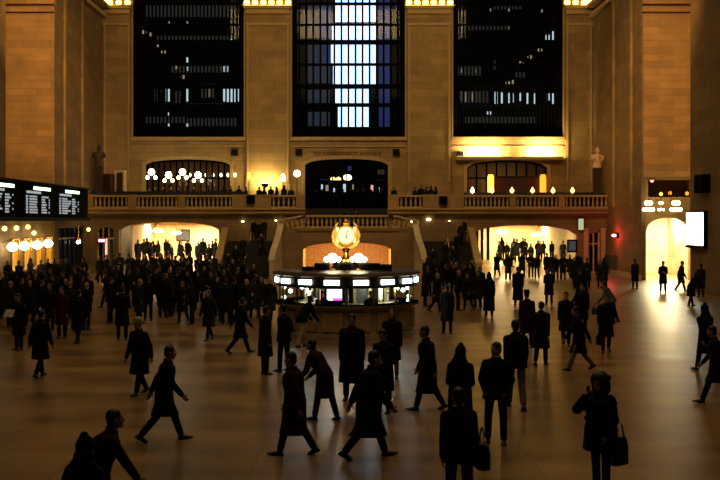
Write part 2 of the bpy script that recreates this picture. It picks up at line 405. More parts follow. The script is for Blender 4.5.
# passage behind the right arch
room('wall_arch_passage', W+0.46, PX(690.5,70)+1.5, 70.6, 80, 0, 4.45, 'cream', floor=False)
m = MB(); xa = PX(677,79); m.box(xa-0.15, xa, 78.6, 79.9, 0, 2.7); m.box(xa+1.9, xa+2.05, 78.6, 79.9, 0, 2.7); m.box(xa-0.15, xa+2.05, 78.6, 79.9, 2.7, 2.95)
o = struct(m.build('door_2', 'trim_stone')); MB().box(xa, xa+1.9, 79.7, 79.85, 0.02, 2.7).build('door_panel', 'door_glow', o)
room('wall_upper_alcove', W+0.46, PX(692,70)+0.4, 70.6, 73, PZ(197,70), PZ(180,70)+0.1, 'stone_shaded')
# shop front in the left side wall
o = bpy.data.objects.new('window_6', None); C.objects.link(o); struct(o)
grid_window('s', 71.0, 78.4, 0.0, 3.55, 3.55, -W-0.35, 6, [(2.7,0.1),(0.6,0.08)], o, mat='bronze', nseg=1, swap=True)
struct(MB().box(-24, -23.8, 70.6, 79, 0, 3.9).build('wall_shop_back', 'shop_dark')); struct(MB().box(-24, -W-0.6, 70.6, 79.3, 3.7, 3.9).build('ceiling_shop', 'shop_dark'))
# left doorway with a fanlight
o = bpy.data.objects.new('door_3', None); C.objects.link(o); struct(o)
grid_window('d', LD[0], LD[1], 0, LD[3], LD[4], YU+0.25, 3, [(PZ(238.5,YU),0.12)], o, mat='tan_wall', bar=0.09, frame=0.1)
o = bpy.data.objects.new('door_4', None); C.objects.link(o); struct(o)
grid_window('d', RD[0], RD[1], 0, RD[3], RD[4], YU+0.25, 2, [(2.2,0.1)], o, mat='tan_wall', bar=0.1, frame=0.12, nseg=1)
m = MB()     # pale pilasters beside the right doorway
for px in (585.5, 603): x = PX(px,YU); m.box(x-0.16, x+0.16, YU-0.14, YU, 0.3, 3.2); m.box(x-0.2, x+0.2, YU-0.18, YU, 0, 0.3); m.box(x-0.2, x+0.2, YU-0.18, YU, 3.2, 3.35)
trim(m, 'cream')

# ---------------------------------------------------------------- central stair
LX = 4.75; YL = 74.5; ZL = 3.4
m = MB(); wall_holes(m, -LX, LX, 0, ZL, YL, YL+0.5, [(PX(302,YL), PX(392,YL), 0, PZ(250,YL), PZ(242.5,YL))])
m.box(-LX, -3.4, YL+0.5, YU, 0, ZL-0.25); m.box(3.4, LX, YL+0.5, YU, 0, ZL-0.25); m.box(-LX, LX, YL+0.5, YU, ZL-0.25, ZL)
m.box(-3.6, 3.6, YL-0.08, YL, ZL-0.2, ZL)
struct(m.build('stair_landing_wall', 'stone_shaded'), 'stone landing block of the central stair with lit arch below', 'landing')
m = MB()
for k in range(9): m.box(GL+0.02, GR-0.02, YU-0.5+k*0.3, 83.9, ZL+k*0.161, ZL+(k+1)*0.161)
struct(m.build('floor_upper_steps', 'shade_dark'), 'dark steps rising from the landing to the balcony doorway', 'stairs')
room('wall_center_passage', CD[0]-0.2, CD[1]+0.2, YU+0.5, 92, 0, 3.4, 'tan_wall', floor=False)
for sgn, nm in ((-1,'left'),(1,'right')):
    m = MB(); xa, xb = sorted((sgn*4.95, sgn*8.7))
    for k in range(14): m.box(xa, xb, 71.6+k*0.36, YU-0.02, k*0.172, (k+1)*0.172)
    o = m.build('grand_staircase', 'shade_dark'); tag(o, 'wide dark flight of steps %s of the lit central arch' % nm, 'stairs', 'flights beside the central arch'); o['kind'] = 'structure'
    # inner parapet (cream stands in for the light it catches) and outer parapet
    def parapet(path, th, name, mat, label):
        m = MB(); rs = []
        for (x, y, z) in path:
            rs.append([(x-th/2,y,0.0),(x+th/2,y,0.0),(x+th/2,y,z-0.12),(x+th/2+0.06,y,z-0.12),(x+th/2+0.06,y,z),(x-th/2-0.06,y,z),(x-th/2-0.06,y,z-0.12),(x-th/2,y,z-0.12)])
        m.rings(rs); o = m.build(name, mat); return tag(struct(o), label, 'parapet')
    parapet([(sgn*4.86,77.5,4.0),(sgn*4.82,75.2,3.85),(sgn*4.72,74.2,3.6),(sgn*4.78,73.6,3.1),(sgn*4.9,73.0,2.55),(sgn*5.05,72.2,2.0),(sgn*5.1,71.3,1.5),(sgn*5.1,70.9,1.35)], 0.3, 'stair_parapet', 'cream', 'pale curving inner parapet of the %s stair flight' % nm)
    parapet([(sgn*9.1,78.9,3.45),(sgn*9.0,76.5,2.75),(sgn*8.85,73.6,1.85),(sgn*8.78,71.5,1.2),(sgn*8.75,71.0,1.1)], 0.36, 'stair_parapet', 'trim_stone', 'outer stone parapet of the %s stair flight' % nm)
    r = empty('stair_handrail', (sgn*7.0,71.5,0), 'thin metal centre handrail on the %s stair flight' % nm, 'handrail', 'centre handrails of the stairs')
    pts = [(0,0.1,1.0),(0,2.3,2.0),(0,4.8,3.3),(0,6.8,3.4)]
    MB().tube(pts, 0.03).build('rail', 'brass', r, True)
    for y, zb, zt in ((0.25,0.172,1.05),(2.4,1.2,2.05),(4.9,2.4,3.3)): MB().cyl((0,y,zb),(0,y,zt),0.025).build('post', 'brass', r, True)

# ---------------------------------------------------------------- balustrades
def balustrade(x0, x1, y, z0, h, label, group='stone balustrade sections of the balcony'):
    r = empty('balustrade', ((x0+x1)/2, y, z0), label, 'balustrade', group); L = x1-x0
    MB().box(-L/2, L/2, -0.16, 0.16, h-0.13, h).build('top_rail', 'trim_stone', r)
    MB().box(-L/2, L/2, -0.16, 0.16, 0, 0.12).build('plinth', 'trim_stone', r)
    bl = MB().lathe(0, 0, [(0.075,0.12),(0.075,0.17),(0.05,0.2),(0.09,0.34),(0.085,0.42),(0.045,0.62),(0.042,0.7),(0.07,0.74),(0.07,h-0.13)], 8).mesh('baluster', True)
    bl.materials.append(MATS['trim_stone'])
    n = max(2, int(L/0.31))
    for k in range(n):
        o = bpy.data.objects.new('baluster', bl); C.objects.link(o); o.parent = r; o.location = (-L/2+(k+0.5)*L/n, 0, 0)
    return r
SECT = [(88,93,0),(93,128,1),(128,136,0),(136,178,1),(178,185,0),(185,232,1),(232,271,0),(271,296,1),(296,305,0),
        (388,399,0),(399,423,1),(423,464,0),(464,510,1),(510,516,0),(516,559,1),(559,565,0),(565,609,1),(609,614,0)]
bal = [s for s in SECT if s[2]]; k = 0
names = ['at the left end of the balcony','second from the left end of the balcony','in front of the left restaurant lamps','left of the central doorway','right of the central doorway','in front of the left lantern of the right restaurant','in front of the right lantern of the right restaurant','below the pale statue at the right end']
for a, b, kind in SECT:
    x0, x1 = PX(a,YB), PX(b,YB)
    if kind:
        balustrade(x0, x1, YB+0.2, 4.85, 0.98, 'stone balustrade section ' + names[k]); k += 1
    else:
        trim(MB().box(x0, x1, YB+0.0, YB+0.42, 4.85, 5.87), 'stone')
for a, b, h in ((-W+0.1, PX(245,YB), 6.12), (PX(245,YB), GL-0.7, 5.72), (GR+0.8, PX(465,YB), 5.72), (PX(465,YB), W-0.1, 6.05)): trim(MB().box(a, b, YB+0.75, YB+0.81, 4.86, h).box(a, b, YB+0.72, YB+0.84, h-0.06, h), 'shade_dark')  # added dark screens behind the balusters, standing in for the shade there
trim(MB().box(PX(306,YL), PX(388,YL), YL+0.75, YL+0.8, ZL, ZL+0.8), 'dark_wood')  # added panel, darkens the landing baluster gaps in place of shade
for L in (LP, RP):   # ramps that climb away inside the passages
    struct(MB().prism([(YU+0.5,0.0),(84.5,0.62),(97,0.62),(97,0.0)], 'x', L[0]-0.59, L[1]+0.29).build('floor_ramp', 'marble_floor'))
balustrade(PX(306,YL), PX(388,YL), YL+0.2, ZL, 0.92, 'lower stone balustrade across the landing behind the gold clock', 'landing balustrades')
for sgn, nm in ((-1,'left'),(1,'right')):
    r = balustrade(-0.85, 0.85, YL+0.35, ZL-0.12, 0.9, 'short sloping balustrade at the %s corner of the landing' % nm, 'landing balustrades')
    r.location.x = sgn*3.85; r.rotation_euler = (0, sgn*math.radians(12), 0)
# ---------------------------------------------------------------- lamps on the cornices
def bulb_row(x0, x1, label):
    r = empty('cornice_lamp_row', ((x0+x1)/2, YW-0.75, 20.75), label, 'lamp row', 'rows of bulbs along the cornice')
    L = x1-x0; MB().box(-L/2, L/2, -0.08, 0.5, 0, 0.05).build('tray', 'brass', r)
    n = max(3, int(L/0.6)); me = MB().ell((0,0,0.22), (0.24,0.2,0.24), 12, 8).mesh('bulb', True); me.materials.append(MATS['bulb_yellow'])
    for k in range(n):
        o = bpy.data.objects.new('bulb', me); C.objects.link(o); o.parent = r; o.location = (-L/2+(k+0.5)*L/n, 0.1, 0.05)
for a, b, t in ((246,290,'left of the blue-lit window'),(407,451,'right of the blue-lit window'),(564,592,'at the right corner'),(110,131,'at the left corner')):
    bulb_row(PX(a,YW)-0.2, PX(b,YW)+0.2, 'row of glowing yellow bulbs on the pilaster cornice ' + t)
for sgn, nm in ((-1,'left'),(1,'right')):
    r = empty('cornice_lamp_row', (sgn*(W-0.5), 77.5, 20.75), 'receding row of glowing yellow bulbs along the %s side cornice' % nm, 'lamp row', 'rows of bulbs along the cornice')
    MB().box(-0.1, 0.1, -5.8, 5.8, 0, 0.05).build('tray', 'brass', r)
    me = MB().ell((0,0,0.22), (0.22,0.22,0.24), 12, 8).mesh('bulb', True); me.materials.append(MATS['bulb_yellow'])
    for k in range(15):
        o = bpy.data.objects.new('bulb', me); C.objects.link(o); o.parent = r; o.location = (0, -5.5+k*0.78, 0.05)

# small square vents in the panels under the windows
for i, (px, py) in enumerate(((235,152.5),(299,152.5),(396,152.5),(460,155))):
    r = empty('wall_vent', (PX(px,YW), YW-0.23 if px in (235,460) and False else YW, PZ(py,YW)), 'small dark square wall vent, %s' % ('left of the uplit pilaster','right of the uplit pilaster','right of the inscription','left of the floodlit ledge')[i], 'vent', 'square wall vents')
    MB().box(-0.27, 0.27, -0.3, 0.0, -0.27, 0.27).build('frame', 'bronze', r); MB().box(-0.22, 0.22, -0.33, -0.3, -0.22, 0.22).build('grille', 'black_metal', r)
for i, (px, py, nm) in enumerate(((251,199.5,'left'),(443,200.5,'right'))):
    r = empty('balcony_loudspeaker', (PX(px,YB), YB, PZ(py,YB)), 'black square loudspeaker on the balcony pier %s of the central stair' % nm, 'loudspeaker', 'balcony loudspeakers')
    MB().cbox(-0.3, 0.3, -0.3, 0.0, -0.32, 0.32).build('cabinet', 'black_metal', r); MB().box(-0.25, 0.25, -0.33, -0.3, -0.27, 0.27).build('grille', 'mullion', r)
# inscription above the central doorway
cu = bpy.data.curves.new('inscription', 'FONT'); cu.body = 'TO VANDERBILT AVENUE'; cu.size = 0.42; cu.align_x = 'CENTER'; cu.extrude = 0.02; cu.space_character = 1.15
o = bpy.data.objects.new('inscription', cu); C.objects.link(o); o.location = (PX(347,YW), YW-0.02, PZ(155.5,YW)); o.rotation_euler = (math.pi/2,0,0)
dg = bpy.context.evaluated_depsgraph_get(); me = bpy.data.meshes.new_from_object(o.evaluated_get(dg)); me.materials.clear(); me.materials.append(MATS['bronze'])
lc, rt = o.location.copy(), o.rotation_euler.copy(); bpy.data.objects.remove(o); bpy.data.curves.remove(cu)
o = bpy.data.objects.new('inscription', me); C.objects.link(o); o.location = lc; o.rotation_euler = rt; tag(o, 'small dark inscription lettering above the central arched doorway', 'inscription')

# ---------------------------------------------------------------- buildings outside the tall windows
YO = 108.0
def rect(m, px0, px1, py0, py1, Y=YO, off=0.0): m.box(PX(px0,Y), PX(px1,Y), Y-0.1-off, Y, PZ(py1,Y), PZ(py0,Y))
b = empty('office_tower', (PX(348,YO),YO,0), 'blue-lit glass office tower outside the centre window', 'building')
def child(m, name, mat, par):
    o = m.build(name, mat, par); o.location = -par.location; return o
child(MB().box(PX(285,YO), PX(412,YO), YO, YO+8, 0, 40), 'wall', 'night_building', b)
for i, (y0, y1, x0, x1) in enumerate(((-60,-30,332,377),(-25,-2,332,377),(0,22,334,376),(25,40,332,376),(43,63,331,377),(65.5,84,333,376),(88,103,334,370),(107,129,338,369))):
    m = MB(); rect(m, x0, x1, y0, y1); child(m, 'lit_storey', 'blue_white', b)
m = MB()
for y0, y1 in ((0,22),(25,40),(44,63),(66,84),(88,103),(107,128)): rect(m, 379, 390, y0, y1)
child(m, 'dim_storey', 'blue_dim', b)
m = MB()
for y0, y1 in ((5,38),(45,83),(90,103),(112,126)): rect(m, 308, 330, y0, y1)
child(m, 'dim_storey', 'grey_dim', b)
m = MB(); rect(m, 322, 331, 3, 40, off=0.05); rect(m, 324, 331, 46, 66, off=0.05); rect(m, 395, 398, 2, 9); child(m, 'lit_window', 'blue_dim', b)
def night_block(label, x0, x1, lits, dims, ambers):
    b = empty('night_building', (PX((x0+x1)/2,YO),YO,0), label, 'building')
    child(MB().box(PX(x0,YO), PX(x1,YO), YO, YO+8, 0, 40), 'wall', 'night_building', b)
    for (px, py, w, h) in lits:
        m = MB(); rect(m, px-w/2, px+w/2, py-h/2, py+h/2); child(m, 'lit_window', 'city_light', b)
    for (px, py, w, h) in dims:
        m = MB(); rect(m, px-w/2, px+w/2, py-h/2, py+h/2); child(m, 'dim_window', 'city_dim', b)
    for (px, py, w, h) in ambers:
        m = MB(); rect(m, px-w/2, px+w/2, py-h/2, py+h/2); child(m, 'amber_window', 'city_amber', b)
night_block('dark office block with scattered lit windows outside the left window', 125, 262,
    [(168,95,4,13),(188,95,3,13),(224,95,3,13),(231,95,9,14),(239,95,3,13),(168,125,3,2.5),(188,125,4,3),(168,114,2,3),(188,60,3,5),(225,69,7,6),(231,41,3,4),(188,69,2,4),(137,112,2,3),(137,118,2,3)],
    [(208,91,14,14),(178,97,5,12),(156,95,3,12),(200,68,60,9),(190,10,90,14),(195,38,80,4),(233,5,2,14),(206,105,40,3),(212,122,50,8),(165,120,40,6)],
    [(137,68,2,2),(137,77,2,2),(170,23,2.5,3),(188,23,2.5,3),(210,93,3,8)])
night_block('dark office block with a row of lit windows outside the right window', 446, 580,
    [(496,98,3,12),(502,98,3,11),(508,98,3,10),(514,98,2,9),(521,97,3,8),(528,99,3,12),(534,99,2,11),(548,97,3,7),(553,99,3,11),(489,113,4,3),(547.5,39,4,8),(553,37,4,11),(560,74,2,3)],
    [(474,97,28,12),(470,71,24,9),(494,65,4,9),(486,28,50,4),(520,75,12,5),(508,8,30,3),(500,120,70,6)],
    [(460,96,2,9),(466,97,2,10),(472,97,2,9),(478,97,2,9),(508,10,3,3),(541,11,3,3),(559,9,2,3),(560,117,2,3),(508,28,2,3),(490,10,2,3),(461,71,2,4),(475,71,2,4)])
# slanting ovals that stand in for cornice bulbs reflected in the window glass
def slant(pts, side):
    for i, (px, py) in enumerate(pts):
        Y = YW+0.62
        r = empty('bulb_reflection', (PX(px,Y), Y, PZ(py,Y)), 'small pale oval reflection in the %s window, %s from the top of its slanting row' % (side, ORD[i]), 'lamp', 'slanting reflections in the %s window' % side)
        MB().ell((0,0,0), (0.2,0.08,0.16), 12, 8).build('bulb', 'city_amber', r, True); MB().box(-0.05,0.05,0.05,0.2,-0.05,0.05).build('bracket', 'mullion', r)
slant([(144,32),(151,34.5),(158,45),(163.5,52),(176,67),(183,77)], 'left')
slant([(540,50),(530,57),(521,63),(513,82),(508,83)], 'right')

# ---------------------------------------------------------------- balcony lamps, lanterns, statues
def candelabrum(px, py, label, n=3):
    Y = 80.6; x = PX(px,Y); z = PZ(py,Y)
    r = empty('lamp_post', (x,Y,4.85), label, 'lamp', 'globe lamp posts on the balcony'); h = z-4.85
    MB().lathe(0,0,[(0.16,0),(0.16,0.1),(0.08,0.2),(0.05,0.4)],12).build('base','bronze',r,True); MB().cyl((0,0,0.35),(0,0,h-0.15),0.035).build('pole','bronze',r,True)
    MB().ell((0,0,h),(0.25,0.25,0.25)).build('globe','bulb_white',r,True)
    if n == 3:
        for s in (-1,1):
            MB().tube([(0,0,h-0.6),(s*0.22,0,h-0.68),(s*0.3,0,h-0.5)],0.025).build('arm','bronze',r,True)
            MB().ell((s*0.3,0,h-0.42),(0.13,0.13,0.15)).build('globe','bulb_warm',r,True)
for i, (px, py) in enumerate(((151.5,172),(168.5,175),(182.5,172),(198,175))):
    candelabrum(px, py, 'bright globe lamp post before the left restaurant, %s from the left' % ORD[i])
candelabrum(297, 173.5, 'single bright globe lamp on a post just left of the central doorway', 1)
for i, px in enumerate((190,206,213,221,228,235)):
    Y = 83.4 if px > 229 else 85.6
    r = empty('pendant_lamp', (PX(px,Y),Y,PZ(175,Y)), 'tiny warm hanging lamp of the left restaurant, %s in the row from left' % ORD[i], 'lamp', 'small pendants of the left restaurant')
    MB().ell((0,0,0),(0.1,0.1,0.16)).build('shade','bulb_warm',r,True); MB().cyl((0,0,0.1),(0,0,8.2-PZ(175,Y)),0.012).build('cord','black_metal',r)
    if Y < 84: MB().box(-0.02,0.02,0,0.65,8.15-PZ(175,Y),8.2-PZ(175,Y)).build('bracket','black_metal',r)
for i, (px, py, m) in enumerate(((249,176,'lantern_core'),(283,178,'bulb_warm'))):
    Y = 82.6; r = empty('table_lamp', (PX(px,Y),Y,4.85), 'small lit standard lamp %s of the bright uplit wall patch' % ('left','right')[i], 'lamp', 'lamps beside the uplit wall')
    h = PZ(py,Y)-4.85; MB().cyl((0,0,0),(0,0,h),0.03).build('pole','bronze',r,True); MB().lathe(0,0,[(0.2,0),(0.2,0.06)],12).build('base','bronze',r,True)
    MB().lathe(0,0,[(0.17,h-0.25),(0.13,h+0.3)],12).build('shade',m,r,True)
for i, px in enumerate((472.5,492,512,532.5,553,572.5)):
    Y = YB+0.2; r = empty('rail_lamp', (PX(px,Y),Y,5.83), 'small flame-shaped lamp standing on the right balcony rail, %s from the left' % ORD[i], 'lamp', 'flame lamps on the right balcony rail')
    MB().lathe(0,0,[(0.1,0),(0.1,0.04),(0.03,0.08),(0.03,0.14)],10).build('base','bronze',r,True)
    MB().lathe(0,0,[(0.02,0.13),(0.14,0.24),(0.17,0.33),(0.10,0.45),(0.02,0.6)],12).build('shade','bulb_yellow' if i else 'bulb_warm',r,True)
for i, (px, nm) in enumerate(((490.7,'left'),(543,'right'))):
    Y = 82.3; r = empty('column_lantern', (PX(px,Y),Y,4.85), 'tall glowing orange column lantern, %s one of two at the right restaurant' % nm, 'lantern', 'orange column lanterns')
    z0, z1 = PZ(196,Y)-4.85, PZ(174.5,Y)-4.85
    MB().lathe(0,0,[(0.34,0),(0.34,0.1),(0.24,0.15),(0.24,z0)],16).build('base','dark_wood',r,True)
    MB().lathe(0,0,[(0.20,z0),(0.25,z0+0.15),(0.25,z1-0.2),(0.18,z1)],16).build('shade','lantern_core' if i == 0 else 'lantern_orange',r,True)
    MB().lathe(0,0,[(0.2,z1),(0.23,z1+0.05),(0.05,z1+0.14)],16).build('cap','black_metal',r,True)
o = MB().cbox(PX(495,83.4), PX(539,83.4), 82.9, 83.8, 4.86, PZ(177,83.4), 0.05).build('bar_counter', 'red_wood'); tag(o, 'dark red wooden bar cabinet between the two orange lanterns', 'cabinet')
MB().box(PX(495,83.4)-0.08, PX(539,83.4)+0.08, 82.8, 83.85, PZ(177,83.4), PZ(176.2,83.4)).build('worktop', 'dark_wood', o)
# statues on pedestals in both corners
def statue(px, Y, ytop, ybase, mat, label):
    x = PX(px,Y); zt = PZ(ytop,Y); zb = PZ(ybase,Y); h = zt-zb
    r = empty('statue', (x,Y,4.85), label, 'statue', 'corner statues')
    MB().box(-0.26,0.26,-0.26,0.26,0,zb-4.85-0.2).box(-0.32,0.32,-0.32,0.32,0,0.25).box(-0.30,0.30,-0.30,0.30,zb-4.85-0.22,zb-4.85).build('pedestal','dark_wood',r)
    b = zb-4.85
    m = MB(); m.rings([[(rx*math.cos(a)*1.0+ox, ry*math.sin(a), b+z*h) for a in [2*math.pi*j/16 for j in range(16)]] for rx, ry, z, ox in
        ((0.34,0.3,0,0),(0.38,0.3,0.1,0),(0.30,0.26,0.25,0.02),(0.36,0.3,0.42,-0.03),(0.42,0.28,0.56,-0.04),(0.34,0.24,0.64,0),(0.12,0.13,0.68,0),(0.10,0.11,0.71,0),(0.16,0.17,0.76,0.01),(0.18,0.2,0.83,0.01),(0.15,0.17,0.9,0.01),(0.07,0.08,0.95,0.02),(0.03,0.03,1.0,0.04))])
    m.tube([(0.36,0,b+0.58*h),(0.46,-0.1,b+0.42*h),(0.3,-0.3,b+0.36*h)],[0.12,0.1,0.07]); m.tube([(-0.38,0,b+0.58*h),(-0.46,-0.05,b+0.42*h),(-0.2,-0.32,b+0.40*h)],[0.12,0.1,0.07])
    m.build('figure', mat, r, True)
statue(597, 79.95, 147, 168, 'statue_pale', 'pale draped statue on a dark pedestal at the right end of the balcony')
statue(99, 79.95, 144, 166, 'statue_dark', 'dark statue on a tall pedestal at the left end of the balcony')
o = MB().cbox(PX(103.5,81.5), PX(113,81.5), 81, 82, 4.86, PZ(174,81.5), 0.05).build('storage_cabinet','dark_wood'); tag(o,'low dark cabinet beside the dark statue on the left balcony','cabinet')
MB().box(PX(103.5,81.5)+0.1, PX(113,81.5)-0.1, 80.97, 81.0, 5.0, PZ(174,81.5)-0.1).build('door','bronze',o)
o = MB().cbox(PX(114.5,82.5), PX(125.5,82.5), 82.4, 83, 4.86, PZ(170,82.5), 0.05).build('notice_board','tan_wall'); tag(o,'pale upright notice board near the left end of the balcony','board')
MB().box(PX(117,82.5), PX(123,82.5), 82.36, 82.4, 5.8, PZ(172.5,82.5)).build('panel','dark_wood',o)

# floodlight fittings that wash the walls
def flood(px0, px1, label):
    x0, x1 = PX(px0,YW), PX(px1,YW); z = PZ(158.5,YW)+0.08
    r = empty('floodlight', ((x0+x1)/2, YW-0.42, z), label, 'floodlight', 'linear floodlights on the ledge'); L = x1-x0
    MB().box(-L/2,L/2,-0.12,0.12,0,0.06).build('housing','bronze',r); MB().box(-L/2+0.03,L/2-0.03,-0.09,0.1,0.06,0.075).build('lens','bulb_yellow',r)
    light('AREA','wash', ((x0+x1)/2, YW-0.75, z+0.32), 380, (1,0.82,0.42), L*0.66, size_y=0.3, target=((x0+x1)/2, YW, z+0.62))
flood(456, 510, 'long floodlight on the ledge under the right window, left of two'); flood(521, 561, 'shorter floodlight on the ledge under the right window, right of two')
r = empty('uplighter', (PX(265,82.6),82.6,4.85), 'tall uplighter glaring on the pilaster left of the central doorway', 'floodlight')
MB().lathe(0,0,[(0.3,0),(0.3,0.06),(0.04,0.1),(0.04,1.6),(0.25,1.75),(0.3,1.95)],14).build('stand','bronze',r,True); MB().lathe(0,0,[(0.27,1.9),(0.27,1.96)],14).build('lens','bulb_white',r,True)
light('AREA','wash', (PX(265,82.6),83.0,6.9), 130, (1,0.84,0.42), 2.0, size_y=0.4, target=(PX(265,YW),YW,7.3))

# restaurant and vestibule interiors
light('AREA','restaurant_left', (-12.8,88,9.2), 200, (1,0.6,0.25), 5); light('AREA','restaurant_right', (12.8,88,9.2), 260, (1,0.62,0.25), 5)
for i, (px, py, Y, m) in enumerate(((333,179.5,88,'bulb_yellow'),(338.5,179.5,88,'bulb_yellow'),(347.5,177.5,90,'bulb_warm'))):
    r = empty('globe_lamp', (PX(px,Y),Y,PZ(py,Y)), 'round hanging lamp inside the central doorway, %s from left' % ORD[i], 'lamp', 'hanging lamps inside the central doorway')
    MB().ell((0,0,0),(0.22,0.22,0.22) if i < 2 else (0.36,0.3,0.26)).build('globe',m,r,True); MB().cyl((0,0,0.15),(0,0,9.4-PZ(py,Y)),0.02).build('cord','black_metal',r)
for i, (px, py, w, h, mt) in enumerate(((345,188,4,8,'city_light'),(327,188,3,6,'city_amber'),(322,187,2,5,'city_light'),(334,190,2,4,'city_light'),(372,188,2.5,6,'pink_glow'),(379,190,1.5,5,'pale_green_glow'),(324,180.5,7,2.5,'grey_dim'),(381,181,6,2.5,'city_dim'),(381,172,7,5,'lunette'),(349,168,5,5,'blue_dim'),(353,187,1.5,5,'city_amber'))):
    Y = 94.0; r = empty('lit_display', (PX(px,Y),Y,PZ(py,Y)), 'small glowing display deep inside the central doorway, %s of eleven' % ('white middle','amber left','white far left','tiny white','pink right','green right','grey left','brown right','upper right lunette','upper blue','thin amber')[i], 'display', 'lights inside the central doorway')
    s = Y/F; MB().box(-w*s/2,w*s/2,-0.02,0,-h*s/2,h*s/2).build('screen',mt,r); MB().box(-w*s/2-0.04,w*s/2+0.04,0,0.06,-h*s/2-0.04,h*s/2+0.04).build('casing','black_metal',r)
    MB().box(-0.03,0.03,0.02,0.06,4.85-PZ(py,Y),0).build('stand','black_metal',r)

# ---------------------------------------------------------------- passages under the balcony
def chandelier(px, py, Y, ztop, label, group, mat='bulb_white', R=0.32, sc=1.0):
    r = empty('chandelier', (PX(px,Y),Y,PZ(py,Y)), label, 'chandelier', group)
    MB().lathe(0,0,[(0.05*sc,-0.12*sc),(R*0.7,-0.1*sc),(R,0.0),(R*0.9,0.06*sc),(0.05,0.1*sc)],16).build('bowl',mat,r,True)
    MB().cyl((0,0,0.05),(0,0,ztop-PZ(py,Y)),0.02).build('rod','brass',r)
    m = MB()
    for k in range(6): a = k*math.pi/3; m.tube([(0,0,0.25*sc),(R*0.7*math.cos(a),R*0.7*math.sin(a),0.2*sc),(R*math.cos(a),R*math.sin(a),0.02)],0.012,6)
    m.build('arms','brass',r,True); return r
for i, (px, py) in enumerate(((158,231),(176,233))): chandelier(px, py, 82.5, 4.1, 'glowing chandelier in the left passage, %s of two' % ('left','right')[i], 'passage chandeliers', R=0.42)
for i, (px, py) in enumerate(((502,231.5),(536.5,234.5))): chandelier(px, py, 82.5, 4.1, 'glowing chandelier in the right passage, %s of two' % ('left','right')[i], 'passage chandeliers', R=0.45)
for i, (px, Y, e) in enumerate(((150,83,90),(196,83,130),(150,94,420),(203,94,620))): light('AREA','passage', (PX(px,Y),Y,3.6), e*2.2, (1,0.66,0.34) if px < 190 else (1,0.80,0.42), 2.5)
for i, (px, Y, e) in enumerate(((500,83,110),(535,83,90),(508,94,560),(548,94,380))): light('AREA','passage', (PX(px,Y),Y,3.55), e*2.2, (1,0.74,0.34), 2.5)
light('AREA','tunnel', (0,86,3.3), 900, (1,0.60,0.26), 3); light('AREA','tunnel', (0,76.5,3.05), 120, (1,0.6,0.28), 2.5)
# things on the passage back walls
def wall_panel(name, px0, px1, py0, py1, Y, mat, fmat, label, cat, fr=0.08):
    r = empty(name, (PX((px0+px1)/2,Y),Y,PZ((py0+py1)/2,Y)), label, cat)
    w, h = (px1-px0)*Y/F/2, (py1-py0)*Y/F/2
    MB().box(-w,w,-0.08,0,-h,h).build('frame',fmat,r); MB().box(-w+fr,w-fr,-0.1,-0.08,-h+fr,h-fr).build('panel',mat,r); return r
wall_panel('lit_doorway', 547.5, 559.5, 238, 256, 97, 'door_glow', 'trim_stone', 'bright doorway on the back wall of the right passage', 'doorway')
wall_panel('framed_poster', 567, 577, 239.5, 252.5, YU, 'grey_dim', 'black_metal', 'dark framed poster beside the right passage', 'poster', 0.12)
wall_panel('dark_doorway', 135, 145.5, 234, 252, 97, 'shop_dark', 'trim_stone', 'dark doorway on the back wall of the left passage', 'doorway')
wall_panel('framed_notice', 176.5, 190, 229.5, 241, 97, 'grey_dim', 'bronze', 'framed notice on the back wall of the left passage', 'poster', 0.1)
for i, px in enumerate((477,482,488)):
    Y = 90; o = MB().lathe(PX(px,Y),Y,[(0.2,0),(0.2,0.25),(0.14,0.3),(0.13,3.6),(0.2,3.7),(0.2,4.08)],12).build('passage_column','shop_dark',smooth=True); tag(o,'slim dark column at the left of the right passage, %s from left' % ORD[i],'column','dark columns in the right passage')
wall_panel('lit_notice', 577.5, 584, 218, 230.5, YU-0.16, 'pale_green_glow', 'bronze', 'small pale green lit notice under the right balcony', 'sign', 0.05)
r = empty('neon_sign', (PX(102,YU-0.1),YU-0.12,PZ(240.5,YU)), 'small pink-red lit sign beside the left arched doorway', 'sign')
MB().box(-0.3,0.3,-0.04,0.0,-0.16,0.16).build('backing','black_metal',r); MB().box(-0.25,0.25,-0.06,-0.04,-0.1,0.1).build('letters','red_light',r)
MB().box(-0.02,0.02,0,0.1,-0.02,0.02).build('bracket','black_metal',r)
wall_panel('lit_sign', 105, 108, 238, 262, YU+0.1, 'pink_glow', 'bronze', 'narrow pinkish lit panel in the left arched doorway', 'sign', 0.03)
# red exit light and grey cabinet on the right wall
Yr = 76.3; r = empty('exit_light', (W,Yr,PZ(235.5,Yr)), 'glowing red exit light on the right side wall', 'exit light')
MB().box(-0.12,0,-0.5,0.5,-0.17,0.17).build('housing','black_metal',r); MB().ell((-0.22,0,0),(0.16,0.4,0.11)).build('lens','red_light',r,True)
light('POINT','exit_glow',(W-0.7,Yr-0.2,PZ(236,Yr)),75,(1,0.06,0.06),0.12)
r = empty('wall_cabinet', (W,77.6,PZ(261,77)), 'dark grey cabinet on the right wall below the red exit light', 'cabinet')
MB().box(-0.25,0,-1.3,1.3,-0.55,0.45).build('case','grey_panel',r); MB().box(-0.28,-0.25,-1.2,1.2,-0.47,0.37).build('door','shop_dark',r)

# sconces on the wall behind the flights
for i, (px, py, s) in enumerate(((243,221.5,0.09),(276,220.5,0.07),(281,220.5,0.07),(412,221.5,0.09),(428.5,219.5,0.14),(449,221,0.06))):
    Y = YU; r = empty('wall_sconce', (PX(px,Y),Y,PZ(py,Y)), 'small lit sconce on the wall behind the stairs, %s from the left' % ORD[i], 'sconce', 'sconces behind the stairs')
    MB().box(-0.05,0.05,-0.08,0,-0.12,0.05).build('bracket','brass',r); MB().ell((0,-0.16,0.0),(s*1.2,s*0.8,s*0.7)).build('shade','bulb_warm',r,True)

